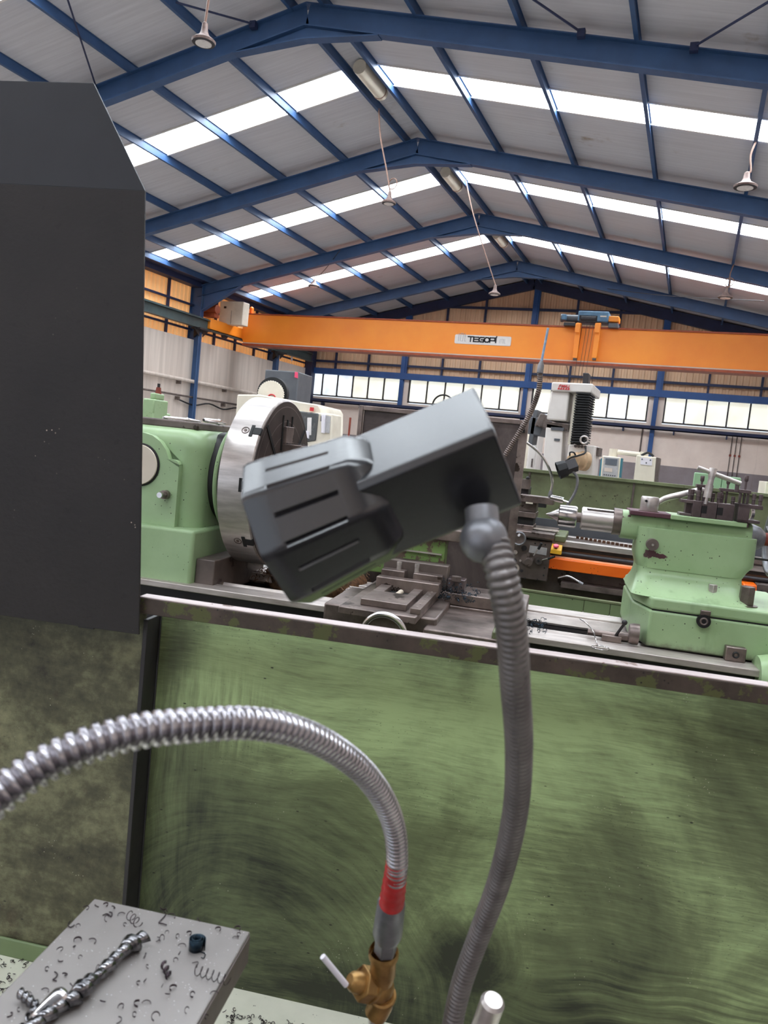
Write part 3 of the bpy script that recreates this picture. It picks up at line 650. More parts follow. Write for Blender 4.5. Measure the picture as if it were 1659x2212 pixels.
ky = MB()
for i in range(6):
    for j in range(2): c = mp(1304+4.6*i, 1024+5*j+.5*i, Y-.016); ky.box(c, c+Vector((.014, .01, -.014)))
ky.build('keys', 'grey_paint', t)
for p in ((1299, 990, 1295, 1030), (1342, 990, 1338, 1032)): MB().prism([mp(p[0]-1, p[1], Y+.02), mp(p[0]+1.5, p[1], Y+.02), mp(p[2]+1.5, p[3], Y+.02), mp(p[2]-1, p[3], Y+.02)], (0, .2, 0)).build('side_edge', 'teal', t)
c = mp(1318, 1035, Y); MB().box((c.x-.05, Y+.1, 0), (c.x+.05, Y+.2, c.z)).build('post', 'grey_paint', t)
t = Thing('terminal_box', 'beige terminal box with a white plate, right of the grey control panel', 'terminal box', (mp(1395, 1030).x, MY-.5, 0))
MB().prism([mp(1375, 983, Y), mp(1418, 988, Y), mp(1413, 1050, Y), mp(1367, 1045, Y)], (0, .3, 0)).build('body', 'cream', t, 0.01)
MB().prism([mp(1418, 988, Y), mp(1426, 990, Y), mp(1419, 1050, Y), mp(1413, 1050, Y)], (0, .3, 0)).build('side', 'cast', t)
MB().prism([mp(1384, 988, Y-.01), mp(1409, 991, Y-.01), mp(1408, 1006, Y-.01), mp(1383, 1003, Y-.01)], (0, .012, 0)).build('plate', 'white_plastic', t)
for q in ((1387, 992), (1405, 994), (1396, 1000)): MB().cyl(mp(*q, Y-.016), mp(*q, Y-.016)+Vector((0, .01, 0)), 0.009, n=8).build('button', 'grey_paint', t)
MB().tube(smooth([mp(1385, 984, Y+.1), mp(1400, 978, Y+.1), mp(1412, 986, Y+.1)], 5), 0.015, 6).build('cable', 'rubber', t)
c = mp(1392, 1040, Y); MB().box((c.x-.05, Y+.1, 0), (c.x+.05, Y+.2, c.z)).build('post', 'grey_paint', t)
t = Thing('swing_arm', 'cream swing arm above the control panel and terminal box', 'swing arm', mp(1322, 975, Y+.2))
MB().tube([mp(1322, 975, Y+.2), mp(1390, 983, Y+.2)], 0.028, 8).build('arm', 'cream', t)
for q in ((1325, 977), (1391, 984)): MB().cyl(mp(*q, Y+.2)+Vector((0, 0, -.07)), mp(*q, Y+.2)+Vector((0, 0, .04)), .05).build('joint', 'cream', t)
# ---- white turning centre at left, behind the big chuck
CY = 11.0; cw = 9
def cp(px, py, v=CY): return at(cw, px, py, v=v)
t = Thing('turning_centre', 'cream turning centre with a dark sliding door behind the big chuck', 'machine tool', (cp(600, 900)[0], CY, 0), cw)
MB().prism([cp(512, 852), cp(560, 852), cp(650, 868), cp(688, 874), cp(694, 885), cp(690, 1100), cp(495, 1080)], (0, 1.2, 0)).build('body', 'cream', t, 0.02)
MB().prism([cp(640, 888, CY-.06), cp(718, 894, CY-.06), cp(712, 1060, CY-.06), cp(628, 1050, CY-.06)], (0, .5, 0)).build('front_frame', 'cream', t, 0.02)
MB().prism([cp(640, 887, CY-.08), cp(688, 893, CY-.08), cp(682, 952, CY-.08), cp(640, 958, CY-.08)], (0, .03, 0)).build('sliding_door', 'window_dark', t, 0.02)
for q in ((642, 650, 900, 945), (664, 673, 902, 940)): MB().prism([cp(q[0], q[2], CY-.085), cp(q[1], q[2], CY-.085), cp(q[1]-1, q[3], CY-.085), cp(q[0]-1, q[3], CY-.085)], (0, .01, 0)).build('glass_reflection_pane', 'lamp_glass', t)
MB().prism([cp(659, 930, CY-.11), cp(667, 932, CY-.11), cp(667, 948, CY-.11), cp(662, 945, CY-.11)], (0, .03, 0)).build('handle', 'white_plastic', t, .005)
MB().prism([cp(694, 894, CY-.14), cp(702, 895, CY-.14), cp(699, 936, CY-.14), cp(693, 935, CY-.14)], (0, .08, 0)).build('handset', 'white_plastic', t, .01)
MB().prism([cp(703, 897, CY-.08), cp(714, 899, CY-.08), cp(711, 936, CY-.08), cp(701, 934, CY-.08)], (0, .02, 0)).build('key_panel', 'keys', t)
MB().prism([cp(693, 898, CY-.09), cp(697, 898, CY-.09), cp(696, 910, CY-.09), cp(692, 910, CY-.09)], (0, .02, 0)).build('dial', 'black', t)
MB().cyl(cp(674, 880, CY-.05), cp(673, 888, CY-.05), .03).build('alarm_light', 'red', t)
MB().box((cp(620, 1060)[0]-1.0, CY-.1, 0), (cp(700, 1060)[0], CY+1.1, cp(600, 1090)[2])).build('machine_base', 'grey_paint', t, .02)
t = Thing('gear_disc', 'white toothed disc with a red ring mark behind the cream turning centre', 'disc', cp(585, 850, CY+1.5), cw)
c = cp(584, 852, CY+1.5); c2 = cp(590, 850, CY+1.7)
MB().turn([(0, .27), (.1, .27)], c2+Vector((0, -.05, 0)), (0, 1, 0), 40).build('hub', 'black', t)
pts = []
for i in range(72):
    a = 2*PI*i/72; r = .225+(.008 if i % 2 else -.006); pts.append(c+Vector((r*math.cos(a), 0, r*math.sin(a))))
MB().prism(pts, (0, .05, 0)).build('disc', 'cream', t)
MB().torus(c+Vector((.03, -.01, -.07)), (0, 1, 0), .07, .012, 30, 6, (R(-40), R(260))).build('ring_mark', 'red', t)
mk = MB(); strokes(mk, c+Vector((-.02, -.015, -.12)), (1, 0, 0), (0, 0, 1), [[(-.05, .06), (0, .01), (.06, .07)]], .018, .01, (0, -1, 0)); mk.build('tick_mark', 'red', t)
MB().box((c.x-.06, CY+1.6, 0), (c.x+.1, CY+1.8, c.z-.2)).build('post', 'dark', t)
t = Thing('dark_cabinet', 'dark grey machine cabinet with a pink label behind the white toothed disc', 'cabinet', (cp(600, 850, CY+2.5)[0], CY+2.5, 0), cw)
c0, c1 = cp(573, 798, CY+2.5), cp(646, 803, CY+2.5)
MB().prism([c0, c1, Vector((c1.x, CY+2.5, 0)), Vector((c0.x, CY+2.5, 0))], (0, .8, 0)).build('body', 'grey_paint', t, .02)
MB().prism([cp(637, 803, CY+2.48), cp(643, 804, CY+2.48), cp(643, 817, CY+2.48), cp(636, 815, CY+2.48)], (0, .02, 0)).build('label_plate', 'pink', t)
t = Thing('standing_rod', 'thin rusty upright rod against the far wall left of the dark framed guard', 'rod', (cp(757, 950, 12.7)[0], 12.7, 0), cw)
MB().tube([cp(757, 902, 12.7), Vector((cp(757, 902, 12.7).x, 12.7, 0))], .018, 8).build('rod', 'rust_red', t); MB().cyl((cp(757, 930, 12.7).x, 12.7, 0), (cp(757, 930, 12.7).x, 12.7, .03), .15).build('foot', 'cast', t)
for x0, x1, lab in ((603, 609, 'left'), (630, 634, 'right')):
    a = at(0, x0, 752, u=-17.8)
    t = Thing('tube_light', 'white vertical tube light high in the far left corner, %s of two' % lab, 'tube light', (a.x, a.y, a.z-.4), group='corner tube lights')
    MB().tube([at(0, x0+1, 745, u=-17.8), at(0, x0, 772 if lab == 'left' else 780, u=-17.8)], .045, 8).build('tube', 'white_plastic', t)
    MB().box((-18.1, a.y-.03, a.z-.1), (a.x, a.y+.03, a.z-.04)).build('bracket', 'dark', t)

# ================================================================== SECOND LATHE (yaw 9), the green one with the big chuck
YB9 = 9.0
def b(px, py, v): return at(YB9, px, py, v=v)
def bz(px, py, z): return at(YB9, px, py, z=z)
ZW = 1.045
VB = bz(1400, 1398, ZW)[1]        # front face of the tailstock foot
VA = VB+0.23                      # spindle axis
ZA = b(1300, 1124, VA)[2]
lt = Thing('lathe', 'green lathe with a big steel chuck behind the front splash guard', 'lathe', (-0.3, VB, 0), YB9)
bd = MB()
bd.box((-1.75, VB-0.10, ZW-0.022), (0.66, VB-0.0, ZW)).prism([(-1.75, VB+0.03, ZW-0.03), (-1.75, VB+0.08, ZW-0.03), (-1.75, VB+0.055, ZW)], (2.9, 0, 0)).box((-1.75, VB+0.0, ZW-0.07), (1.15, VB+0.1, ZW-0.03))
bd.box((-1.75, VB+0.36, ZW-0.05), (1.15, VB+0.46, ZW+0.0)).prism([(-1.75, VB+0.30, ZW-0.03), (-1.75, VB+0.35, ZW-0.03), (-1.75, VB+0.325, ZW)], (2.9, 0, 0))
bd.build('bed_ways', 'way_steel', lt, 0.003)
MB().box((-1.75, VB-0.06, 0.62), (1.15, VB+0.10, ZW-0.022)).box((-1.75, VB+0.30, 0.62), (1.15, VB+0.46, ZW-0.05)).box((-1.75, VB+0.1, 0.62), (1.15, VB+0.3, 0.72)).build('bed', 'dark', lt, 0.004)  # bed coloured dark to paint in the shade below the ways
for u in (-1.5, 0.75): MB().box((u-0.3, VB-0.08, 0), (u+0.35, VB+0.5, 0.62)).build('pedestal', 'green', lt, 0.02)
MB().box((-1.9, VB-0.55, 0.45), (1.25, VB+0.65, 0.47)).build('chip_tray', 'green_olive', lt)
# --- headstock
VH = VB-0.07
hs = MB()
e0, e1 = b(303, 1265, VH), b(411, 1279, VH); l1 = b(417, 1147, VH)
x0, x1 = -1.95, (e1[0]+l1[0])/2
zl = l1[2]; zb_ = e1[2]
hs.box((x0, VH, zb_), (x1, VB+0.5, zl))
hs.build('headstock_foot', 'green', lt, 0.012, 3)
zt = b(455, 932, VH+0.07)[2]; xu = b(392, 1140, VH+0.06)[0]
hsm = MB()
xr = b(458, 935, VH+0.12)[0]
rs = [rrect(x0, xr-.005, VH+0.06, VB+0.48, zl-0.01, 0.07, 8), rrect(x0, xr-.008, VH+0.06, VB+0.48, zt-0.07, 0.07, 8), rrect(x0, xr-.015, VH+0.065, VB+0.47, zt-0.035, 0.07, 8),
      rrect(x0, xr-.03, VH+0.085, VB+0.45, zt-0.010, 0.07, 8), rrect(x0, xr-.05, VH+0.12, VB+0.42, zt, 0.07, 8)]
hs2 = hsm.rings(rs).build('headstock', 'green', lt, 0, angle=50)
z0 = b(390, 905, VH+.2)[2]
MB().box((x0, VH+0.13, zt-0.002), (xr-0.06, VB+0.44, zt+0.028)).build('top_cover', 'cast', hs2, 0.006)
# raised front panel with the round boss, and its dial
c = b(300, 1003, VH+0.03); pa = []
hw = b(386, 1010, VH+.03)[0]
pts = [Vector((x0, VH+0.06, zl)), Vector((hw, VH+0.06, zl)), Vector((hw, VH+0.06, c[2]+.015))]
for i in range(7): a = R(0+90*i/6); pts.append(Vector((hw-0.02+.02*math.cos(a), VH+.06, c[2]+.01+.02*math.sin(a))))
pts.append(Vector((hw-.065, VH+.06, c[2]+.032)))
rb = 0.115; cx = b(302, 1003, VH+.03)[0]
for i in range(10): a = R(15+165*i/9); pts.append(Vector((cx+rb*math.cos(a), VH+.06, c[2]+rb*math.sin(a))))
pts.append(Vector((x0, VH+.06, c[2]-.02)))
MB().prism(pts, (0, -0.028, 0)).build('front_panel', 'green', hs2, 0.008, 3)
MB().turn([(0, .067), (.008, .072), (.012, .070)], (cx, VH+.032, c[2]), (0, -1, 0), 40).build('dial_plate', 'ivory', hs2)
MB().torus((cx, VH+.03, c[2]), (0, 1, 0), .074, .004, 40, 8).build('dial_rim', 'dark', hs2)
c = b(350, 1069, VH); MB().cyl(c+Vector((0, .035, 0)), c+Vector((0, .01, 0)), .016, n=20).hexa(c+Vector((0, .012, 0)), c+Vector((0, -.004, 0)), .014).build('hex_nut', 'steel_dark', hs2)
MB().cyl(c+Vector((0, 0, 0)), c+Vector((0, -.02, 0)), .010, n=16).build('bolt_end', 'steel_bright', hs2)
# spindle nose
ub = at(YB9, 474, 1050, v=VA-0.29)[0]; uf = at(YB9, 545, 1050, v=VA-0.29)[0]
MB().turn([(0, .17), (.04, .17), (.05, .15), (ub-xr+.03, .15)], (xr-.03, VA, ZA), (1, 0, 0), 48).build('spindle_nose', 'dark', lt)
MB().torus((xr+.035, VA, ZA), (1, 0, 0), .20, .008, 48, 8).build('guard_ring', 'green', lt)
# dark gap block on the bed
c0, c1 = b(424, 1206, VH+.03), b(459, 1274, VH+.03)
MB().box((c0[0], VH+.03, ZW-.04), (c1[0], VB+0.45, c0[2])).build('bed_block', 'cast', lt, 0.004)
# --- chuck
RC = b(600, 862, VA)[2]-ZA
ck = MB().turn([(0, RC-.008), (.004, RC), (uf-ub-.004, RC), (uf-ub, RC-.006)], (ub, VA, ZA), (1, 0, 0), 96).build('chuck', 'steel', lt, 0)
fm = NT('chuck_face'); fv = fm.coord(); sp = fm.node('ShaderNodeSeparateXYZ', {'Vector': fv})
fc = (0.0, VA-VB, ZA)
ln = fm.dist(fv, (0, fc[1], fc[2]), (0, 1, 1))
wv = fm.math('SINE', fm.math('MULTIPLY', ln, 6.283/0.055)); gr = fm.step(wv, 0.985, 0.998)
fm.set(fm.mix(gr, fm.ramp(fm.noise(fv, 9), [(.3, (96, 84, 80)), (.7, (70, 61, 58))]), (150, 140, 136)), 0.4, 0.55)
MT['chuck_face'] = fm.m
MB().turn([(0, RC-.007), (.003, RC-.007)], (uf, VA, ZA), (1, 0, 0), 96).build('chuck_face', 'chuck_face', ck)
MB().turn([(0, .10), (.03, .10), (.045, .085)], (uf, VA, ZA), (1, 0, 0), 48).build('chuck_bore', 'black', ck)
sl = MB()
for k in range(8):
    a = R(90+45*k); d = Vector((0, math.cos(a), math.sin(a))); s = Vector((0, -math.sin(a), math.cos(a)))
    L0, L1 = (.11, RC-.02) if k % 2 else (.11, RC-.075)
    sl.obox(Vector((uf+.003, VA, ZA))+d*(L0+L1)/2, Vector((.003, 0, 0)), d*(L1-L0)/2, s*.007)
for dv in (-.05, .05):
    sl.obox(Vector((uf+.003, VA+dv, ZA+.19)), Vector((.003, 0, 0)), Vector((0, 0, .065)), Vector((0, .005, 0)))
sl.build('t_slots', 'black', ck)
for k in range(4):
    a = R(90*k); d = Vector((0, math.cos(a), math.sin(a))); s = Vector((0, -math.sin(a), math.cos(a))); C0 = Vector((uf, VA, ZA))
    j = MB(); X = Vector((1, 0, 0))
    for r0, r1, hgt in ((.065, .10, .045), (.10, .150, .080), (.150, .215, .018)):
        j.obox(C0+d*(r0+r1)/2+X*hgt/2, X*hgt/2, d*(r1-r0)/2, s*.040)
    jo = j.build('jaw', 'steel_dark', ck, 0.002)
    sr = MB()
    for i in range(8): sr.obox(C0+d*.151+X*(.012+.009*i), X*.0033, d*.003, s*.038)
    sr.build('serration', 'steel_bright', jo)
# slots and screws on the rim of the chuck
for i, (px, py) in enumerate(((523, 1046), (560, 925), (518, 1172))):
    p = b(px, py, VA-.27); dv = Vector((0, p[1]-VA, p[2]-ZA)).normalized() if i == 1 else Vector((0, -math.sqrt(max(0, 1-((p[2]-ZA)/RC)**2)), (p[2]-ZA)/RC))
    s = Vector((0, -dv.z, dv.y)); q = Vector((uf-.015, VA, ZA))+dv*(RC-.004)
    MB().obox(q, Vector((.016, 0, 0)), dv*.006, s*.014).obox(q+Vector((-.018, 0, 0)), Vector((.006, 0, 0)), dv*.006, s*.024).build('jaw_slot', 'black', ck)
    if i: MB().torus(q+Vector((-.042, 0, 0))+dv*.004, dv, .013, .002, 20, 6).cyl(q+Vector((-.042, 0, 0)), q+Vector((-.042, 0, 0))+dv*.0055, .006, n=12).build('adjusting_screw', 'steel_dark', ck)
# --- carriage
cg = MB()
ZS = 1.10
a0 = bz(716, 1292, ZS); a1 = bz(806, 1300, ZS)
f0 = bz(718, 1330, ZS)[1]
cg.box((a0[0], VB-.30, ZS-.07), (-.30, VB+.02, ZS)).box((a0[0]+.03, VB, ZS-.07), (-.05, VB+.42, ZS-.01))
sad = cg.build('saddle', 'steel_dark', lt, 0.006)
MB().box((-.33, VB-.36, ZS-.09), (-.055, VB+.02, ZS-.02)).build('saddle_wing', 'steel_dark', sad, 0.005)
MB().box((-.34, VB-.365, ZS-.20), (-.06, VB-.34, ZS-.055)).box((-.13, VB-.355, ZS-.055), (-.055, VB-.25, ZS-.0)).build('apron_edge', 'green_olive', sad, 0.004)
MB().box((-.62, VB-.34, .80), (-.06, VB-.26, ZS-.09)).build('apron', 'cast', sad, 0.01)
# cross slide with square well
X0, X1 = bz(775, 1340, 1.125)[0], bz(945, 1365, 1.125)[0]
zc = 1.13
cs = MB().box((-.575, VB-.42, zc-.03), (-.345, VB+.2, zc-.008)).build('cross_slide_base', 'steel_dark', sad, 0.003)
w0 = -.525; w1 = -.385
MB().box((w0, VB-.36, zc-.008), (w1, VB-.20, zc+.012)).box((w0, VB-.20, zc-.008), (w0+.035, VB-.08, zc+.012)).box((w1-.03, VB-.20, zc-.008), (w1, VB-.08, zc+.012)).build('slide_plate', 'steel_dark', cs, 0.002)
MB().box((w0+.035, VB-.20, zc-.03), (w1-.03, VB-.08, zc-.006)).build('well', 'black', cs)
MB().cyl((-.455, VB-.17, zc-.004), (-.455, VB-.09, zc-.004), .009, n=14).build('slide_screw', 'ivory', cs)
MB().box((w1+.015, VB-.38, zc-.008), (w1+.045, VB-.02, zc+.008)).build('scale_strip', 'steel_dark', cs, 0.001)
sc = MB()
for i in range(7): sc.cyl((w1+.03, VB-.35+.045*i, zc+.006), (w1+.03, VB-.35+.045*i, zc+.0095), .0035, n=10)
sc.build('screw', 'steel', cs)
t0, t1 = b(812, 1262, VB-.07), b(945, 1300, VB-.07)
tb = MB().box((t0[0], VB-.075, zc-.008), (t1[0], VB-.03, zc+.035)).build('tool_slide_front', 'steel_dark', sad, 0.003)
MB().box((t0[0]+.005, VB-.03, zc), (t0[0]+.085, VB+.02, zc+.055)).box((t0[0]+.115, VB-.03, zc), (t1[0], VB+.02, zc+.055)).build('clamp_block', 'steel_dark', tb, 0.003)
MB().box((t0[0], VB+.02, zc), (t1[0]+.012, VB+.08, zc+.085)).build('tool_slide', 'cast', tb, 0.004)
for px in (859, 898):
    c = b(px, 1243, VB-.01); MB().cyl((c[0], VB+.0, zc+.05), (c[0], VB+.0, zc+.075), .008, n=12).hexa((c[0], VB, zc+.072), (c[0], VB, zc+.082), .009).build('clamp_bolt', 'steel', tb)
c = b(925, 1293, VB-.08); MB().cyl(c, c+Vector((0, .02, 0)), .016).build('slot_screw', 'cast', tb); MB().beam(c+Vector((-.012, -.001, -.004)), c+Vector((.012, -.001, .004)), .003, .003).build('screw_slot', 'black', tb)
# green peeling backing casting behind the tool slide
g0, g1 = b(838, 1150, VB+.10), b(957, 1240, VB+.10)
gp = NT('peeling_green'); v = gp.coord()
gm = gp.step(gp.noise(v, 22, 8, .7), .50, .54); gp.set(gp.mix(gm, (112, 140, 78), (96, 78, 68)), .5, .1, .5, gp.noise(v, 30), .2)
MB().box((g0[0]-.12, VB+.09, zc+.02), (g1[0], VB+.16, g0[2])).build('slide_casting', gp.m, sad, 0.004)
MB().box((g0[0]-.12, VB+.082, g0[2]-.055), (g1[0]-.01, VB+.092, g0[2]-.05)).build('casting_rim', 'steel', sad)
MB().box((g0[0]-.1, VB+.07, g0[2]-.002), (g1[0]+.12, VB+.2, g0[2]+.04)).build('upper_slide', 'steel_dark', sad, 0.004)
# handwheel in front of the cross slide
c = b(829, 1372, VB-.47)
hwl = MB().torus(c, (0, 1, .12), .060, .0095, 40, 12).build('handwheel', 'steel_bright', sad)
MB().turn([(0, .057), (.012, .05), (.02, .02), (.06, .02)], c+Vector((0, -.0, 0)), (0, 1, .12), 30).build('wheel_disc', 'steel_dark', hwl)
# small rear block with dark oily chips
c0, c1 = b(966, 1256, VB+.02), b(1058, 1300, VB+.02)
rb_ = MB().box((c0[0], VB+.0, ZS-.01), (c1[0]+.05, VB+.09, ZS+.03)).build('rear_rail', 'steel_dark', sad, 0.003)
MB().box((c0[0]+.0, VB+.02, ZS+.03), (c0[0]+.06, VB+.08, ZS+.075)).build('clamp_post', 'toolsteel', sad, 0.003)
MB().hexa((c0[0]+.03, VB+.02, ZS+.07), (c0[0]+.03, VB+.02, ZS+.085), .018).build('clamp_nut', 'cast', sad)
# leadscrew rod in the bed gap and stop with small lever
MB().cyl((-.05, VB+.12, ZW-.10), (.32, VB+.12, ZW-.10), .014, n=16).build('feed_rod', 'cast', lt)
c = b(1330, 1383, VB-.03)
st = MB().box((.20, VB-.01, ZW+.001), (.26, VB+.06, ZW+.02)).cyl((.175, VB+.02, ZW+.018), (.25, VB+.02, ZW+.018), .011, n=12).cyl((.25, VB+.02, ZW+.018), (.292, VB+.02, ZW+.018), .017, n=16).hexa((.155, VB+.02, ZW+.018), (.178, VB+.02, ZW+.018), .012).build('bed_stop', 'steel_dark', lt, 0.001)
MB().turn([(0, .030), (.012, .034), (.03, .034)], (.282, VB+.01, ZW+.034), (1, 0, 0), 24).build('stop_disc', 'steel_dark', st)
MB().tube([(.243, VB+.01, ZW+.02), (.262, VB-.02, ZW+.068)], .0045, 8).ball((.262, VB-.02, ZW+.072), .009).build('stop_lever', 'dark', st)
# --- tailstock
def tz(px, py, v=None): return b(px, py, VB if v is None else v)
ftl, ftr = tz(1408, 1290), tz(1700, 1330)
UB0, UB1 = tz(1402, 1345)[0], 0.80
ZF = (tz(1410, 1290)[2]+tz(1655, 1322)[2])/2
ZM = (tz(1410, 1317)[2]+tz(1655, 1352)[2])/2
zn = ZF
_t = NT('tailstock_green'); _v = _t.coord()
_c = _t.ramp(_t.noise(_v, 5), [(.3, (164, 190, 146)), (.7, (146, 172, 126))])
_n = _t.noise(_v, 38, 5, .6)
for _q, _r, _sx, _sz in (((1362, 1120), .020, .7, 1.6), ((1405, 1194), .022, 1.0, 1.0), ((1422, 1201), .030, .75, 3.0), ((1350, 1118), .010, 1, 1)):
    _p = b(_q[0], _q[1], VA-.1)-Vector((-0.3, VB, 0))
    _d = _t.math('ADD', _t.dist(_v, (_p[0], _p[1], _p[2]), (_sx, .2, _sz)), _t.math('MULTIPLY', _t.math('SUBTRACT', _n, .5), .06))
    _c = _t.mix(_t.step(_d, _r*.85, _r*.7), _c, (84, 46, 56))
_s = _t.node('ShaderNodeSeparateXYZ', {'Vector': _v}).outputs[2]
_g = _t.math('MULTIPLY', _t.step(_t.math('ADD', _s, _t.math('MULTIPLY', _n, .05)), ZW+.055, ZW+.02), .75)
_c = _t.mix(_g, _c, (92, 82, 76))
_vn = _t.node('ShaderNodeTexVoronoi', {'Vector': _v, 'Scale': 70.0}).outputs['Distance']
_c = _t.mix(_t.math('MULTIPLY', _t.step(_vn, .17, .10), _t.step(_t.noise(_v, 12, 3), .50, .58)), _c, (50, 40, 38))
_c = _t.mix(_t.math('MULTIPLY', _t.step(_t.noise(_t.coord((1, 1, .3), (2, 1, 0)), 9, 4), .58, .72), .45), _c, (92, 112, 84))
MT['tail_green'] = _t.set(_c, .36, 0, .5, _t.noise(_v, 35), .04)
ts = MB()
def foot(z0, z1, g): return [[Vector(p) for p in ((UB0+g, VB+g, z), (UB1-g, VB+g, z), (UB1-g, VB+.50-g, z), (UB0-.045+g, VB+.50-g, z), (UB0-.045+g, VB+.14, z))] for z in (z0, z1)]
ts.rings(foot(ZW+.003, ZM-.0015, 0))
tail = ts.build('tailstock_foot', 'tail_green', lt, 0.007, 3)
t2 = MB(); t2.rings(foot(ZM+.0015, ZF, .001)); t2.build('tailstock_base', 'tail_green', tail, 0.009, 3)
MB().box((UB0+.005, VB+.005, ZM-.003), (UB1-.005, VB+.49, ZM+.003)).build('joint_line', 'black', tail)
UN0, UN1 = b(1392, 1225, VA-.1)[0], b(1603, 1230, VA-.1)[0]
UT0, UT1 = b(1347, 1130, VA-.11)[0], b(1634, 1160, VA-.11)[0]
ZT = (b(1360, 1103, VA-.06)[2]+b(1600, 1131, VA-.06)[2])/2; ZU = b(1500, 1170, VA-.1)[2]
ZBB = ZA-.108
hb_ = []
for k in range(9):       # concave flare from the base up to the neck
    q = k/8; w = (1-math.sin(q*PI/2)); z = ZF-.004+q*.075
    hb_.append(rrect(UN0-.02-.02*w, UN1+.012+.02*w, VA-.100-.105*w, VA+.105+.09*w, z, .05-.01*q))
for z, dl, dr, dv in ((ZF+.12, 0, 0, .001), (ZBB-.025, .002, .002, .002), (ZBB-.005, .008, .012, .003), (ZBB+.015, .014, .03, .001), (ZA, .014, .03, .0)):
    hb_.append(rrect(UN0-.018-dl, UN1+.012+dr, VA-.100-dv, VA+.105+dv, z, .045))
ne = MB().rings(hb_).build('tailstock_neck', 'tail_green', tail, 0, angle=60)
rg = []
def barrel_ring(u, rr, sq):
    out = []
    for i in range(40):
        a = 2*PI*i/40; c_, s_ = math.cos(a), math.sin(a); p = 2.0/sq if s_ > 0 else 1.0
        y = math.copysign(abs(c_)**(2/3.4), c_)*rr*1.14; z = math.copysign(abs(s_)**(2/3.4), s_)*rr*(1.0 if s_ > 0 else 1.12)
        out.append(Vector((u, VA+y, ZA+z)))
    return out
RT = ZT-ZA
for u, r in ((UT0, RT*.985), (UT0+.004, RT), (UT0+.02, RT*1.0), (UT1-.05, RT*1.0), (UT1-.02, RT*1.03), (UT1-.006, RT*1.05), (UT1, RT*1.02)): rg.append(barrel_ring(u, r, 3.2))
bar = MB().rings(rg).build('tailstock_barrel', 'tail_green', tail, 0, angle=60)
MB().turn([(0, RT*.97), (.0, RT*1.0), (.028, RT*.98), (.03, RT*.5)], (UT0-.028, VA, ZA+.002), (1, 0, 0), 40).build('front_collar', 'steel_dark', bar)
MB().turn([(0, RT*.98), (.012, RT*.97), (.035, RT*.8), (.05, RT*.5)], (UT1, VA, ZA), (1, 0, 0), 40).build('rear_flange', 'zinc', bar)
MB().cyl((UT1+.04, VA, ZA), (UT1+.12, VA, ZA), .022).build('rear_shaft', 'rust_red', bar)
hw_ = MB().torus((UT1+.085, VA, ZA), (1, 0, 0), .115, .011, 40, 10).build('tailstock_handwheel', 'zinc', bar)
sp_ = MB()
for k in range(3): a = R(20+120*k); sp_.cyl((UT1+.085, VA, ZA), (UT1+.085, VA+.11*math.cos(a), ZA+.11*math.sin(a)), .009, n=8)
sp_.build('spoke', 'zinc', hw_)
q = b(1640, 1206, VA-.1); MB().tube([b(1600, 1202, VA+.02), b(1680, 1213, VA+.02)], .004, 6).build('thin_rod', 'dark', bar)
# quill, live centre
qr = (b(1262, 1093, VA-.02)[2]-b(1262, 1143, VA-.02)[2])/2
ql = MB().turn([(0, qr*.9), (.004, qr), (UT0-b(1255, 1118, VA)[0]+.0, qr)], (b(1255, 1118, VA)[0], VA, ZA), (1, 0, 0), 48).build('quill', 'steel', bar)
MB().beam((b(1268, 1100, VA)[0], VA-.02, ZA+qr*.9), (UT0-.012, VA-.02, ZA+qr*.9), .012, .002).build('keyway', 'steel_bright', ql)
un = b(1252, 1118, VA)[0]; u1 = b(1206, 1112, VA)[0]; ut = b(1179, 1112, VA)[0]
lc = MB().turn([(0, qr*.80), (.003, qr*.95), (un-u1-.016, qr*.98), (un-u1-.01, qr*.88)], (u1, VA, ZA), (1, 0, 0), 48).build('live_centre', 'steel_bright', bar)
MB().turn([(0, .0005), (u1-ut, qr*.58), (u1-ut+.004, qr*.58)], (ut, VA, ZA), (1, 0, 0), 40).build('centre_point', 'steel_bright', lc)
MB().turn([(0, qr*.45), (.02, qr*.45)], (un-.014, VA, ZA), (1, 0, 0), 24).build('extractor_nut', 'steel_dark', lc)
# oil cover, patches of bare primer, top plate, lever
c = b(1409, 1176, VA-.113)
MB().cyl((c[0], VA-.075, c[2]), (c[0], VA-.128, c[2]), .0195, n=28).build('oil_cover', 'cast', bar); MB().cyl((c[0], VA-.128, c[2]), (c[0], VA-.131, c[2]), .004, n=10).build('cover_screw', 'steel', bar)
def splat(pts, v, nm, par, mat='primer', dep=.0012):
    o = MB().prism([b(x, y, v) for x, y in pts], (0, -dep, 0)).build(nm, mat, par); return o
MT['primer'] = pm('bare_primer', (96, 58, 68), (74, 44, 54), 0.6)
tp = MB().box((UT0+.02, VA-.075, ZT-.012), (UT1-.02, VA+.085, ZT+.004)).build('top_plate', 'primer', bar, 0.003)
MB().box((UT0+.15, VA-.08, ZT-.012), (UT1-.025, VA+.085, ZT+.0045)).build('painted_top', 'green', bar, 0.003)
c = b(1403, 1090, VA-.02)
MB().turn([(0, .028), (.004, .030), (.045, .030), (.050, .027)], (c[0], VA-.02, ZT+.004), (0, 0, 1), 36).build('lever_hub', 'steel', bar)
MB().cyl((c[0], VA-.02, ZT), (c[0], VA-.02, ZT+.006), .034, n=30).build('hub_washer', 'steel_dark', bar)
k0 = b(1396, 1082, VA-.05); MB().cyl(k0+Vector((0, -.005, 0)), k0+Vector((0, .02, 0)), .004, n=10).build('hub_hole', 'black', bar)
lv = smooth([(c[0]+.025, VA-.02, ZT+.036), b(1440, 1076, VA), b(1475, 1068, VA+.01), b(1520, 1058, VA+.04)], 6)
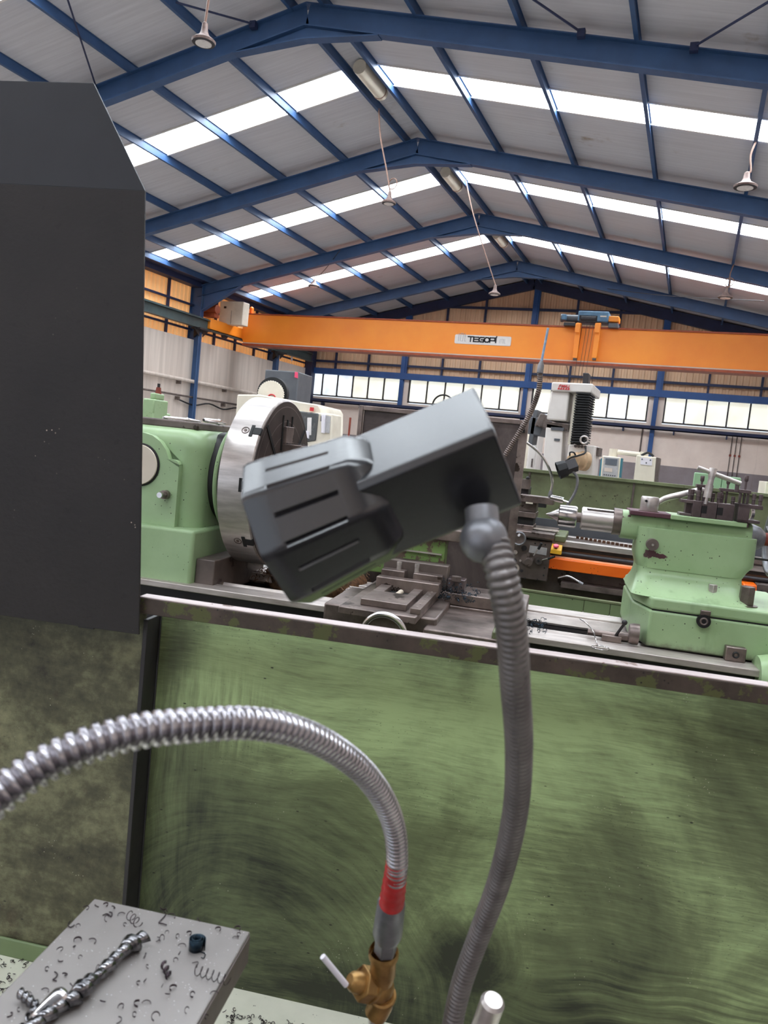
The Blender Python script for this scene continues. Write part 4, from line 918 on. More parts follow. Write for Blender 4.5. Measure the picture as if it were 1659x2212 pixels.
MB().tube(lv, [.009+.004*(i/len(lv)) for i in range(len(lv))], 12).build('clamp_lever', 'steel', bar)
# base bolts
for px, py, w_, par in ((1536, 1297, .013, 'small'), (1611, 1302, .021, 'large')):
    c = b(px, py, VB+.10 if par == 'small' else VB+.08)
    MB().hexa((c[0], c[1], ZF-.002), (c[0], c[1], ZF+(.052 if par == 'small' else .062)), w_*1.12).build('hex_bolt', 'steel' if par == 'small' else 'steel_dark', tail, 0.0015)
    MB().cyl((c[0], c[1], ZF-.001), (c[0], c[1], ZF+.003), w_*1.7).build('washer', 'steel_dark', tail)
c = b(1519, 1341, VB)
MB().cyl(c, c+Vector((0, -.012, 0)), .021, n=24).build('plug', 'black', tail); MB().torus(c+Vector((0, -.012, 0)), (0, 1, 0), .010, .003, 20, 6).build('plug_ring', 'cast', tail)
MB().box(c+Vector((-.012, -.01, .018)), c+Vector((.018, .002, .034))).build('clamp_tab', 'steel_dark', tail, 0.002)
c = b(1590, 1424, VB-.04)
MB().box((c[0]-.03, VB-.03, ZW), (c[0]+.03, VB+.0, ZW+.045)).build('way_wiper', 'steel_dark', tail, 0.003); MB().torus((c[0], VB-.031, ZW+.022), (0, 1, 0), .008, .003, 16, 6).build('wiper_screw', 'black', tail)
MB().turn([(0, .075), (.04, .085), (.2, .085)], (0.655, VB-.06, ZW-.04), (1, 0, 0), 30).build('bed_end_bracket', 'green', lt)
# --- framed chip guard behind the chuck
VG = 3.35
gq = [b(778, 872, VG), b(1140, 912, VG), b(1105, 1257, VG)]
gu0, gu1, gz1, gz0 = gq[0][0], (gq[1][0]+gq[2][0])/2, (gq[0][2]+gq[1][2])/2, 0.95
gt = NT('scratched_guard'); v = gt.coord()
gc = gt.ramp(gt.noise(v, 3.2, 7, .65, .6), [(.32, (70, 62, 60)), (.55, (108, 98, 96)), (.75, (140, 128, 124))])
gt.set(gc, .38, .7, .5, gt.noise(gt.coord((1, 1, 4)), 14), .06)
cgd = Thing('chip_guard', 'large grey steel guard sheet in an angle iron frame behind the lathe carriage', 'guard', (gu0, VG, gz0), YB9)
MB().box((gu0+.02, VG+.006, gz0), (gu1-.02, VG+.010, gz1-.02)).build('sheet', gt.m, cgd)
fmb = MB().box((gu0, VG-.012, gz0), (gu0+.018, VG+.012, gz1)).box((gu1-.035, VG-.012, gz0), (gu1, VG+.012, gz1)).box((gu0+.018, VG-.012, gz1-.02), (gu1-.035, VG+.012, gz1)).box((gu0+.018, VG-.012, gz0), (gu1-.035, VG+.012, gz0+.02))
fmb.build('frame', 'steel_dark', cgd, .002)
for p in (gu0+.01, gu1-.03): MB().box((p, VG+.012, 0.72), (p+.03, VG+.04, gz0+.2)).build('post', 'cast', cgd)
pu = b(898, 886, VG)
MB().torus(b(957, 876, VG+.01), (0, 1, 0), .045, .004, 30, 6, (R(0), R(360))).build('lifting_ring', 'dark', cgd)
MB().box(b(1128, 927, VG-.03), b(1134, 935, VG-.0)).build('hose_clip', 'dark', cgd)
# coolant hose of that lathe
ch = Thing('coolant_hose', 'dark armoured coolant hose rising above the framed guard, ending in a thin bluish tube', 'hose', b(1088, 990, VG-.06), YB9)
P = smooth([b(1062, 1040, VG-.05), b(1090, 985, VG-.06), b(1140, 903, VG-.08), b(1163, 845, VG-.12), b(1167, 803, VG-.14)], 14)
hose(MB(), P, .0115, .0085, .18, 14, 6).build('armoured_hose', 'steel_dark', ch)
MB().turn([(0, .0125), (.03, .0125), (.045, .007), (.05, .006)], b(1166, 806, VG-.14), b(1169, 785, VG-.14)-b(1166, 806, VG-.14), 16).build('coupling', 'zinc', ch)
MT['blue_tube'] = pm('pale_blue_tube', (186, 208, 232), (120, 150, 190), .4, scale=60)
MB().tube([b(1169, 785, VG-.14), b(1184, 708, VG-.16)], .005, 10).build('thin_tube', 'blue_tube', ch)
# small things resting on the lathe
sw = Thing('wire_ring', 'thin wire bent into a ring lying on the bright lathe bed before the tailstock', 'wire', bz(1297, 1400, ZW), YB9)
wc = bz(1297, 1399, ZW+.004)
MB().torus(wc, (0, 0, 1), .027, .0016, 40, 6).tube(smooth([wc+Vector((-.008, .026, 0)), b(1288, 1385, VB-.05), b(1280, 1362, VB-.02), b(1265, 1345, VB+.02), b(1253, 1337, VB+.06)], 8), .0018, 6).build('wire', 'steel_bright', sw)
for i, (q0, q1, q2, lab) in enumerate((((352, 902), (432, 911), .011, 'long pale metal bar lying on top of the headstock'), ((440, 907), (487, 914), .009, 'short pale metal bar beside the chuck on top of the headstock'))):
    a, c = at(YB9, *q0, z=zt+.036), at(YB9, *q1, z=zt+.036)
    t = Thing('metal_bar', lab, 'bar', a, YB9)
    MB().turn([(0, .004), (.02, q2*.8), ((c-a).length*.6, q2), ((c-a).length*.64, q2*1.3), ((c-a).length*.7, q2), ((c-a).length, q2*.5)], a, c-a, 12).build('bar', 'steel_bright', t)
    MB().beam(a+Vector((.02, .03, -.005)), c+Vector((-.03, .03, -.006)), .03, .004).build('flat_strip', 'steel', t)
sf = Thing('swarf_pile', 'brown heap of matted swarf under the big chuck', 'swarf', b(560, 1235, VA+.1), YB9, kind='stuff')
mb = MB(); rnd = random.Random(3)
for i in range(260):
    c = Vector((rnd.uniform(-1.10, -.72), rnd.uniform(VA-.02, VB+.62), 0)); hgt = .14*math.exp(-((c.x+.92)/.15)**2)*rnd.random()
    c.z = ZW-.02+hgt; n_ = Vector((rnd.gauss(0, 1), rnd.gauss(0, 1), rnd.gauss(0, 1)))
    mb.torus(c, n_, rnd.uniform(.006, .016), .0012, 8, 4, (0, rnd.uniform(3, 6)))
mb.build('swarf', 'brown_swarf', sf)
MB().ball((-.90, VB+.42, ZW-.03), .2, 20, (1.1, .8, .62)).build('swarf_heap', 'brown_swarf', sf)
sf2 = Thing('oily_swarf', 'blue-black oily swarf around the clamp post beside the carriage', 'swarf', b(985, 1250, VB+.03), YB9, kind='stuff')
mb = MB()
for i in range(150):
    c = Vector((c0[0]+rnd.uniform(-.03, .11), VB+rnd.uniform(-.03, .05), ZS+.01+rnd.random()**2*.06))
    mb.torus(c, Vector((rnd.gauss(0, 1), rnd.gauss(0, 1), rnd.gauss(0, 1))), rnd.uniform(.003, .007), .0009, 7, 4, (0, rnd.uniform(3, 6)))
mb.build('swarf', 'chip_blue', sf2)
sf3 = Thing('chip_scatter', 'small chips scattered on the bed just right of the upright lamp stalk', 'swarf', bz(1150, 1345, ZW), YB9, kind='stuff')
mb = MB()
for i in range(60):
    c = bz(1128+rnd.uniform(0, 55), 1337+rnd.uniform(0, 30), ZW+.006)
    mb.torus(c, Vector((rnd.gauss(0, 1), rnd.gauss(0, 1), rnd.gauss(0, 1))), rnd.uniform(.003, .007), .0009, 7, 4, (0, rnd.uniform(3, 6)))
mb.build('swarf', 'chip_blue', sf3)

# --- tool holders standing on the tailstock
ZH = ZT+.0045
def holder(u0, w, v0, dpt, h, lab, style):
    t = Thing('tool_holder', lab, 'tool holder', (u0+w/2, v0+dpt/2, ZH), YB9, group='tool holders on the tailstock')
    if style == 'left':       # open to the left: two jaws and a back
        body = MB().box((u0+w*.45, v0, ZH), (u0+w, v0+dpt, ZH+h))
        body.prism([(u0-.012, v0+.02, ZH), (u0+w*.45, v0, ZH), (u0+w*.45, v0+dpt, ZH), (u0-.012, v0+dpt, ZH)], (0, 0, h*.17)).prism([(u0-.012, v0+.02, ZH+h*.80), (u0+w*.45, v0, ZH+h*.80), (u0+w*.45, v0+dpt, ZH+h*.80), (u0-.012, v0+dpt, ZH+h*.80)], (0, 0, h*.20))
        body.box((u0+.008, v0+dpt*.5, ZH+.004), (u0+w*.5, v0+dpt, ZH+h-.004))
    elif style == 'right':
        body = MB().box((u0, v0, ZH), (u0+w*.5, v0+dpt, ZH+h)).box((u0, v0, ZH), (u0+w, v0+dpt*.8, ZH+h*.17)).box((u0, v0, ZH+h*.78), (u0+w*1.05, v0+dpt*.8, ZH+h))
    else:
        body = MB().box((u0, v0, ZH), (u0+w, v0+dpt, ZH+h))
        MB().box((u0-.0004, v0-.001, ZH+h*.28), (u0+w*.34, v0+.012, ZH+h*.74)).build('slot', 'black', t)
    bo = body.build('holder_body', 'toolsteel', t, .0015)
    return t
def bolts(t, lst, z0, r=.0068):
    for u, v, hh in lst:
        MB().cyl((u, v, z0-.002), (u, v, z0+hh*.45), r*.82, n=12).hexa((u, v, z0+hh*.45), (u, v, z0+hh), r).cyl((u, v, z0+hh*.42), (u, v, z0+hh*.5), r*1.12, n=14).build('clamp_screw', 'toolsteel', t, .0008)
def thumb(t, u, v, z0, z1):
    MB().cyl((u, v, z0), (u, v, z1-.02), .0035, n=10).turn([(0, .004), (.004, .0065), (.018, .0068), (.020, .006)], (u, v, z1-.021), (0, 0, 1), 12).build('height_screw', 'toolsteel', t, 0)
VT = VA-.07
def ub_(px, py=1110, v=None): return b(px, py, VT if v is None else v)[0]
HH = b(1500, 1083, VT)[2]-b(1500, 1121, VT)[2]-.004
uA, uB, uC, uD, uE = ub_(1478, 1110), ub_(1514, 1115), ub_(1547, 1120), ub_(1583, 1125), ub_(1588, 1125)
t = holder(uA, uB-uA-.001, VT, .075, HH, 'tool holder at the left end of the tailstock row, open to the left', 'left')
bolts(t, [(uA+.012, VT+.018, .036), (uA+.024, VT+.045, .036), (uA+.040, VT+.02, .034)], ZH+HH); thumb(t, uA+.052, VT+.06, ZH+HH, ZH+HH+.085)
MB().box((uA+.035, VT+.045, ZH+HH+.045), (uA+.085, VT+.075, ZH+HH+.055)).box((uA+.04, VT+.05, ZH+HH), (uA+.047, VT+.07, ZH+HH+.045)).box((uA+.072, VT+.05, ZH+HH), (uA+.079, VT+.07, ZH+HH+.045)).build('bridge_clamp', 'toolsteel', t, .001)
t = holder(uB, uC-uB-.001, VT, .075, HH, 'second tool holder on the tailstock, with a square dark slot, under the tee key', 'box')
bolts(t, [(uB+.006, VT+.03, .034), (uB+.018, VT+.055, .034), (uC-.01, VT+.05, .030)], ZH+HH)
t = holder(uC, uD-uC, VT, .075, HH, 'third tool holder on the tailstock, with a square dark slot, right of the tee key', 'box')
bolts(t, [(uC-.004+.008, VT+.022, .034), (uC+.018, VT+.05, .030), (uC+.050, VT+.03, .026)], ZH+HH); thumb(t, uC+.035, VT+.065, ZH+HH, ZH+HH+.085)
MB().box((uC+.01, VT+.052, ZH+HH+.04), (uC+.075, VT+.075, ZH+HH+.05)).box((uC+.015, VT+.055, ZH+HH), (uC+.022, VT+.072, ZH+HH+.04)).build('bridge_clamp', 'toolsteel', t, .001)
t = holder(uE+.003, .07, VT-.012, .085, HH*1.12, 'tool holder at the right end of the tailstock row, open to the right', 'right')
bolts(t, [(uE+.052, VT+.02, .036), (uE+.068, VT+.0, .036)], ZH+HH*1.12); thumb(t, uE+.028, VT+.05, ZH+HH*1.1, ZH+HH+.1)
MB().box((uE+.01, VT+.035, ZH+HH*1.12+.034), (uE+.045, VT+.065, ZH+HH*1.12+.046)).box((uE+.012, VT+.04, ZH+HH*1.1), (uE+.018, VT+.06, ZH+HH*1.12+.034)).box((uE+.036, VT+.04, ZH+HH*1.1), (uE+.042, VT+.06, ZH+HH*1.12+.034)).build('bridge_clamp', 'toolsteel', t, .001)
rr = Thing('bearing_ring', 'bright steel ring leaning behind the right-hand tool holder', 'ring', (uE+.06, VT+.10, ZH), YB9)
MB().turn([(0, .030), (.010, .030), (.010, .024), (0, .024), (0, .030)], (uE+.055, VT+.09, ZH+.030), (1, .25, 0), 36, (False, False)).build('ring', 'steel_bright', rr)
# tee-handled key
k0 = b(1527, 1075, VT-.004); k1 = b(1541, 1014, VT-.004)
tk = Thing('chuck_key', 'steel tee-handled chuck key leaning on the tool holders', 'key', (k0[0], k0[1], ZH+HH), YB9)
d = (k1-k0).normalized(); L_ = (k1-k0).length
MB().turn([(-.022, .0055), (0, .0055), (0, .0125), (L_*.45, .0125), (L_*.45, .0095), (L_*.72, .0095), (L_*.72, .0115), (L_+.002, .0125), (L_+.004, .0115)], k0, d, 24).build('shank', 'steel', tk)
MB().tube([b(1507, 1010, VT-.004), b(1600, 1045, VT-.004)], .0078, 14).build('tee_bar', 'steel', tk)
MB().hexa(b(1591, 1062, VT-.0), b(1593, 1046, VT-.0), .007).build('bar_rest_screw', 'toolsteel', tk)

# ================================================================== THIRD LATHE (yaw 6) with the orange cover
def c_(px, py, v): return at(6.0, px, py, v=v)
V3 = 4.7
MT['green_drab'] = pm('drab_green', (124, 142, 100), (108, 124, 86), .5, scale=4, specks=((44, 42, 32), 30.0))
l3 = Thing('lathe', 'dark green lathe with a bright orange leadscrew cover, third in line behind the tailstock', 'lathe', (0.2, V3, 0), 6.0)
zb3 = c_(1300, 1178, V3)[2]
MB().box((-1.3, V3-.02, zb3-.035), (1.15, V3+.06, zb3)).box((-1.3, V3+.3, zb3-.035), (1.15, V3+.38, zb3)).build('bed_ways', 'steel', l3, .003)
MB().box((-1.3, V3+.02, .82), (1.2, V3+.34, zb3-.035)).build('bed', 'cast', l3)
MT['rusty_band'] = pm('rusty_band', (110, 66, 36), (70, 48, 34), .6, .1, 5)
MB().box((-.2, V3+.0, zb3-.10), (1.1, V3+.02, zb3-.055)).build('rack', 'rusty_band', l3)
MB().cyl((-.25, V3-.03, zb3-.075), (1.1, V3-.03, zb3-.075), .014, n=12).build('leadscrew', 'dark', l3)
zo1, zo0 = c_(1280, 1213, V3-.08)[2], c_(1280, 1241, V3-.08)[2]
def oc(u0, u1): return MB().prism([(u0, V3-.08, zo0), (u0, V3-.08, zo1-.012), (u0, V3-.055, zo1), (u0, V3+.0, zo1), (u0, V3+.0, zo0)], (u1-u0, 0, 0))
MT['pale_orange'] = pm('pale_orange_edge', (236, 168, 132), (226, 140, 96), .4)
uo = c_(1374, 1240, V3-.08)[0]
co = oc(-.30, uo).build('leadscrew_cover', 'orange', l3, .004)
MB().prism([(-.3, V3-.079, zo1-.012), (-.3, V3-.054, zo1+.001), (-.3, V3-.0, zo1+.001)], (uo+.3, 0, 0)).build('cover_top_edge', 'pale_orange', co)  # top of the cover coloured paler than its front
u2 = c_(1602, 1270, V3-.08)[0]; u3 = c_(1632, 1270, V3-.08)[0]
MB().prism([(u2, V3-.12, c_(1600, 1300, V3)[2]), (u2, V3-.12, c_(1600, 1255, V3)[2]), (u2, V3, c_(1600, 1252, V3)[2]), (u2, V3, c_(1600, 1300, V3)[2])], (u3-u2, 0, 0)).build('right_cover', 'orange', l3, .006)
MB().box((u3, V3-.10, .8), (u3+.2, V3+.1, c_(1650, 1258, V3)[2])).build('leadscrew_bracket', 'cast', l3, .004)
for q in ((1636, 1279), (1644, 1279), (1634, 1300), (1641, 1300)): MB().cyl(c_(*q, V3-.105), c_(*q, V3-.105)+Vector((0, .01, 0)), .009, n=10).build('bracket_screw', 'black', l3)
MB().box((c_(1600, 1210, V3)[0], V3-.04, c_(1640, 1218, V3)[2]-.0), (1.2, V3+.1, c_(1640, 1206, V3)[2])).build('way_end', 'steel_dark', l3, .003)
# tray and front panels
zt3 = c_(1240, 1290, V3-.25)[2]
MB().box((-1.4, V3-.27, zt3-.25), (-.01, V3-.25, zt3)).box((-.006, V3-.27, zt3-.25), (.13, V3-.25, zt3)).box((.134, V3-.27, zt3-.25), (1.3, V3-.25, zt3)).build('tray_front', 'green_drab', l3, .002)
MB().box((-1.4, V3-.27, zt3-.27), (1.3, V3+.55, zt3-.25)).box((-1.4, V3-.275, zt3-.004), (1.3, V3-.24, zt3+.008)).build('chip_tray', 'green_olive', l3, .002)
MB().box((-.15, V3-.10, c_(1300, 1270, V3-.1)[2]-.03), (1.2, V3+.02, c_(1300, 1270, V3-.1)[2])).build('shelf_rail', 'steel_dark', l3)
for u in (-1.0, .9): MB().box((u-.25, V3-.1, 0), (u+.3, V3+.45, .85)).build('pedestal', 'green_bright', l3, .01)
# splash guard of the third lathe
VS = 5.45
zs = c_(1300, 1036, VS)[2]
MB().box((-1.4, VS, zt3-.25), (1.05, VS+.01, zs)).build('splash_guard', 'green_olive', l3)
MB().box((-1.4, VS-.02, zs), (.52, VS+.03, zs+.022)).box((.52, VS-.02, zs), (1.05, VS+.03, zs+.022)).build('guard_rim', 'green_olive', l3, .002)
for px in (1140, 1368): u = c_(px, 1060, VS)[0]; MB().box((u-.006, VS-.012, .8), (u+.006, VS, zs)).build('guard_seam', 'cast', l3)
MB().box((-1.35, V3+.48, .85), (1.4, V3+.5, c_(1300, 1135, V3+.48)[2])).build('rear_dark_sheet', 'grey_paint', l3)
# apron, slides and controls
ap0, ap1 = c_(1100, 1160, V3-.1), c_(1182, 1250, V3-.1)
ap = MB().box((ap0[0]-.04, V3-.10, ap1[2]-.02), (c_(1188, 1200, V3-.1)[0], V3+.0, ap0[2])).build('apron', 'cast', l3, .006)
c = c_(1205, 1165, V3-.1)
MB().box((ap0[0], V3-.13, c_(1150, 1160, V3-.1)[2]), (c_(1197, 1168, V3-.1)[0], V3+.38, c_(1150, 1148, V3-.1)[2])).build('saddle', 'steel_dark', l3, .004)
MB().box((c_(1197, 1168, V3-.08)[0], V3-.08, c_(1210, 1172, V3-.08)[2]), (c_(1221, 1168, V3-.08)[0], V3+.36, c_(1210, 1158, V3-.08)[2])).build('saddle_wing', 'green_olive', l3, .006)
MB().box((c_(1112, 1140, V3)[0], V3-.02, c_(1140, 1152, V3)[2]), (c_(1152, 1140, V3)[0], V3+.2, c_(1140, 1134, V3)[2])).box((c_(1112, 1140, V3)[0], V3-.01, c_(1140, 1118, V3)[2]), (c_(1154, 1140, V3)[0], V3+.2, c_(1140, 1106, V3)[2])).build('cross_slide', 'steel_dark', l3, .003)
MB().box((c_(1114, 1140, V3)[0], V3+.01, c_(1140, 1134, V3)[2]), (c_(1150, 1140, V3)[0], V3+.18, c_(1140, 1118, V3)[2])).build('slide_gap', 'black', l3)
MB().box((c_(1118, 1090, V3)[0], V3+.02, c_(1140, 1106, V3)[2]), (c_(1158, 1090, V3)[0], V3+.2, c_(1140, 1082, V3)[2])).build('tool_slide', 'cast', l3, .004)
MB().box((c_(1120, 1090, V3)[0], V3-.02, c_(1150, 1086, V3)[2]), (c_(1195, 1090, V3)[0], V3+.12, c_(1150, 1071, V3)[2])).build('tool_post', 'steel_dark', l3, .003)
MB().box(c_(1136, 1084, V3-.022), c_(1151, 1089, V3-.01)).build('name_strip', 'cream', l3)
MB().box(c_(1163, 1087, V3-.022), c_(1180, 1096, V3+.05)).build('square_hole', 'black', l3)
tb3 = c_(1196, 1080, V3-.01)
MB().cyl(tb3+Vector((-.02, 0, .012)), tb3+Vector((.055, 0, .004)), .018, n=14).cyl(tb3+Vector((.05, 0, .004)), tb3+Vector((.085, 0, -.004)), .006, n=8).build('tool_bit', 'steel_bright', l3)
c = c_(1121, 1163, V3-.17); h3 = MB().torus(c, (0, 1, 0), .036, .0055, 30, 8).build('handwheel', 'zinc', l3)
MB().turn([(0, .031), (.02, .031), (.03, .012), (.07, .012)], c, (0, 1, 0), 24).build('wheel_disc', 'steel_dark', h3); MB().cyl(c+Vector((0, -.03, .02)), c+Vector((0, 0, .02)), .007, n=10).build('wheel_knob', 'white_plastic', h3)
MB().prism([c_(1145, 1178, V3-.104), c_(1182, 1184, V3-.104), c_(1180, 1200, V3-.104), c_(1142, 1193, V3-.104)], (0, .006, 0)).build('instruction_plate', 'keys', l3)
kn = c_(1143, 1212, V3-.12)
MB().cyl(kn+Vector((0, -.04, -.005)), kn+Vector((0, .03, .005)), .022, n=20).cyl(kn+Vector((-.012, 0, .012)), kn+Vector((-.012, .03, .012)), .036, n=20).build('lever_hub', 'cast', l3)
MB().tube([c_(1153, 1200, V3-.14), c_(1163, 1184, V3-.16)], .004, 8).build('feed_lever', 'steel', l3); MB().tube([c_(1163, 1186, V3-.16), c_(1170, 1173, V3-.17)], .008, 10).build('lever_grip', 'rubber', l3)
c = c_(1164, 1211, V3-.12); MB().cyl(c+Vector((0, -.015, 0)), c+Vector((0, .02, 0)), .021, n=20).build('clutch_knob', 'steel_bright', l3); MB().cyl(c+Vector((0, -.017, 0)), c+Vector((0, -.013, 0)), .007, n=12).build('clutch_hole', 'black', l3)
MB().tube([c_(1170, 1210, V3-.13), c_(1185, 1206, V3-.15)], .004, 8).build('clutch_lever', 'steel_bright', l3); MB().tube([c_(1184, 1207, V3-.15), c_(1198, 1202, V3-.16)], .007, 10).build('clutch_grip', 'rubber', l3)
for q, r_, m_ in (((1113, 1193), .013, 'steel'), ((1124, 1211), .007, 'steel'), ((1132, 1184), .016, 'dark'), ((1111, 1212), .015, 'dark'), ((1127, 1233), .009, 'dark')): MB().cyl(c_(*q, V3-.104), c_(*q, V3-.09), r_, n=18).build('apron_plug', m_, l3)
c = c_(1113, 1227, V3-.105); MB().turn([(0, .024), (.004, .024), (.004, .012), (0, .012)], c, (0, 1, 0), 24, (False, False)).build('apron_flange', 'concrete_light', l3)
MB().tube([c_(1110, 1223, V3-.12), c_(1099, 1236, V3-.2)], [.005, .011], 10).build('white_handle', 'white_plastic', l3)
for q in ((1134, 1249), (1161, 1252), (1176, 1227), (1174, 1243), (1156, 1174), (1178, 1177)): MB().cyl(c_(*q, V3-.103), c_(*q, V3-.09), .005, n=8).build('apron_screw', 'black', l3)
eb = MB().prism([c_(1190, 1186, V3-.16), c_(1213, 1190, V3-.16), c_(1212, 1199, V3-.16), c_(1188, 1195, V3-.16)], (0, .06, 0)).prism([c_(1190, 1186, V3-.16), c_(1213, 1190, V3-.16), c_(1213, 1190, V3-.16)+Vector((0, .05, .028)), c_(1190, 1186, V3-.16)+Vector((0, .05, .028))], (0, .01, -.01)).build('emergency_stop_box', 'yellow', l3, .002)
c = c_(1201, 1181, V3-.15); MB().cyl(c+Vector((0, .01, -.012)), c+Vector((0, .0, .0)), .009, n=14).build('button_neck', 'black', eb); MB().turn([(0, .015), (.006, .0165), (.011, .014)], c, (0, -.45, 1), 20).build('stop_button', 'pink', eb)
MB().tube(smooth([c_(1205, 1248, V3-.22), c_(1228, 1245, V3-.22), c_(1258, 1261, V3-.24)], 5), .0045, 8).build('control_lever', 'steel_bright', l3); MB().tube([c_(1250, 1257, V3-.24), c_(1259, 1262, V3-.24)], .008, 8).build('lever_tip', 'zinc', l3)
MB().tube([c_(1162, 1150, V3-.05), c_(1190, 1158, V3-.05)], .004, 6).tube([c_(1150, 1149, V3-.05), c_(1163, 1150, V3-.05)], .007, 8).build('small_spanner', 'steel_bright', l3)
MB().box(c_(1152, 1141, V3-.0), c_(1208, 1147, V3+.06)).build('scale_bar', 'concrete_light', l3)
ch3 = MB()
for i in range(13): c = c_(1248+9.5*i, 1161+1.6*i, V3+.2); ch3.box(c+Vector((-.01, -.01, -.008)), c+Vector((.008, .01, .008)))
ch3.build('cable_chain', 'rusty_band', l3)
c = c_(1137, 1035, V3+.2); MB().cyl(c, c+Vector((0, 0, -.06)), .03).build('rear_block', 'cast', l3); MB().tube([c_(1122, 1045, V3+.2), c_(1134, 1045, V3+.2), c_(1139, 1037, V3+.2)], .006, 8).ball(c_(1140, 1033, V3+.2), .012).build('rear_crank', 'dark', l3)
MB().box((c_(1118, 1060, V3+.25)[0], V3+.2, c_(1120, 1075, V3+.25)[2]), (c_(1143, 1060, V3+.25)[0], V3+.4, c_(1120, 1050, V3+.25)[2])).build('rear_slide', 'dark', l3, .004)
# green cabinet of the third lathe at right edge and far pale green box
c = c_(1600, 1078, V3+.35)
t = Thing('green_cabinet', 'bright green machine cabinet at the right edge behind the tailstock handwheel', 'cabinet', (1.1, V3+.82, 0), 6.0)
MB().box((c_(1585, 1085, V3+.82)[0], V3+.82, 0), (1.9, V3+1.2, c_(1620, 1084, V3+.82)[2])).build('body', 'green_bright', t, .01)
MB().box((c_(1652, 1060, V3+1.25)[0], V3+1.25, 0), (2.1, V3+1.5, c_(1655, 1040, V3+1.25)[2])).build('side_post', 'cream', t, .004)
MB().prism([c_(1630, 1086, V3+.86), c_(1638, 1073, V3+.86), c_(1648, 1076, V3+.86), c_(1652, 1087, V3+.86)], (0, .1, 0)).build('paper_stack', 'ivory', t)
t = Thing('pale_green_box', 'pale green cabinet standing before the grey dado behind the tee key', 'cabinet', (at(0, 1550, 1050, v=9).x, 9, 0), 0)
a, c = at(0, 1500, 1020, v=9), at(0, 1601, 1034, v=9)
MB().box((a.x, 9, 0), (at(0, 1560, 1030, v=9).x, 9.4, a.z)).build('left_door', 'green_bright', t, .01); MB().box((at(0, 1561, 1030, v=9).x, 9, 0), (c.x, 9.4, a.z-.01)).build('right_door', 'green_bright', t, .01)
# small black work lamp and hoses on the third lathe
wl = Thing('work_lamp', 'small black work lamp on a bent stalk above the third lathe', 'lamp', c_(1238, 1085, V3), 6.0)
p0, p1 = c_(1246, 1003, V3), c_(1205, 1017, V3-.02); d = (p1-p0).normalized()
def lampbody(M_, p0, d, e1, e2, s, L1, L2, r2, seg=8):
    q = [p0+e1*s*a+e2*s*b_ for a, b_ in ((-.5, -.5), (.5, -.5), (.5, .5), (-.5, .5))]
    M_.add(q+[x+d*L1 for x in q], [(0, 3, 2, 1), (4, 5, 6, 7), (0, 1, 5, 4), (1, 2, 6, 5), (2, 3, 7, 6), (3, 0, 4, 7)])
e1 = d.cross(Vector((0, -1, .5))).normalized(); e2 = d.cross(e1).normalized()
L_ = (p1-p0).length
m_ = MB(); lampbody(m_, p0, d, e1, e2, .062, L_*.55, 0, 0); m_.build('lamp_body', 'dark', wl, .003)
MB().turn([(0, .04), (.01, .048), (L_*.5, .052)], p0+d*L_*.5, d, 8, (True, False)).build('lamp_shade', 'rubber', wl, .002)
MB().tube(smooth([c_(1233, 1014, V3), c_(1246, 1030, V3), c_(1246, 1052, V3), c_(1238, 1072, V3), c_(1225, 1092, V3)], 8), .0085, 10).build('gooseneck', 'zinc', wl)
wh = Thing('coolant_pipe', 'thin bright bent coolant pipe arching over the third lathe', 'hose', c_(1190, 1075, V3), 6.0)
MB().tube(smooth([c_(1120, 950, V3-.05), c_(1140, 958, V3-.05), c_(1168, 982, V3-.03), c_(1186, 1012, V3-.01), c_(1193, 1040, V3), c_(1190, 1062, V3)], 8), .008, 10).build('pipe', 'steel_bright', wh)
MB().turn([(0, .009), (.02, .013), (.035, .013), (.05, .006)], c_(1190, 1060, V3), (-.02, 0, -1), 12).build('fitting', 'zinc', wh)
# bits on the far left: green fixture and red bottle
t = Thing('green_fixture', 'green machine fixture standing behind the lathe headstock at the edge of the dark plate', 'fixture', at(9, 325, 890, v=5), YB9)
f0 = at(9, 306, 893, v=5.0); f1 = at(9, 334, 862, v=5.0)
MB().box((f0[0]-.2, 5.0, 0), (f1[0], 5.25, f0[2]+.02)).box((f0[0], 5.0, f0[2]), (f1[0], 5.2, f1[2])).build('base', 'green', t, .01)
MB().box((at(9, 321, 850, v=5)[0], 5.02, f1[2]), (at(9, 333, 850, v=5)[0], 5.15, at(9, 328, 848, v=5)[2])).build('head', 'green', t, .008)
t = Thing('red_post', 'rusty red post with a dark cap right of the green fixture', 'post', (at(9, 345, 880, v=5.1)[0], 5.1, 0), YB9)
a = at(9, 343, 835, v=5.1); c = at(9, 346, 893, v=5.1)
MB().cyl((a[0], 5.1, 0), (a[0], 5.1, c[2]+.05), .018).build('foot', 'dark', t); MB().turn([(0, .02), (.1, .022), (.14, .016), (a[2]-c[2]-.06, .013)], (a[0], 5.1, c[2]+.04), (0, 0, 1), 14).build('body', 'rust_red', t); MB().cyl((a[0], 5.1, a[2]-.02), (a[0], 5.1, a[2]+.02), .010).build('cap', 'dark', t)

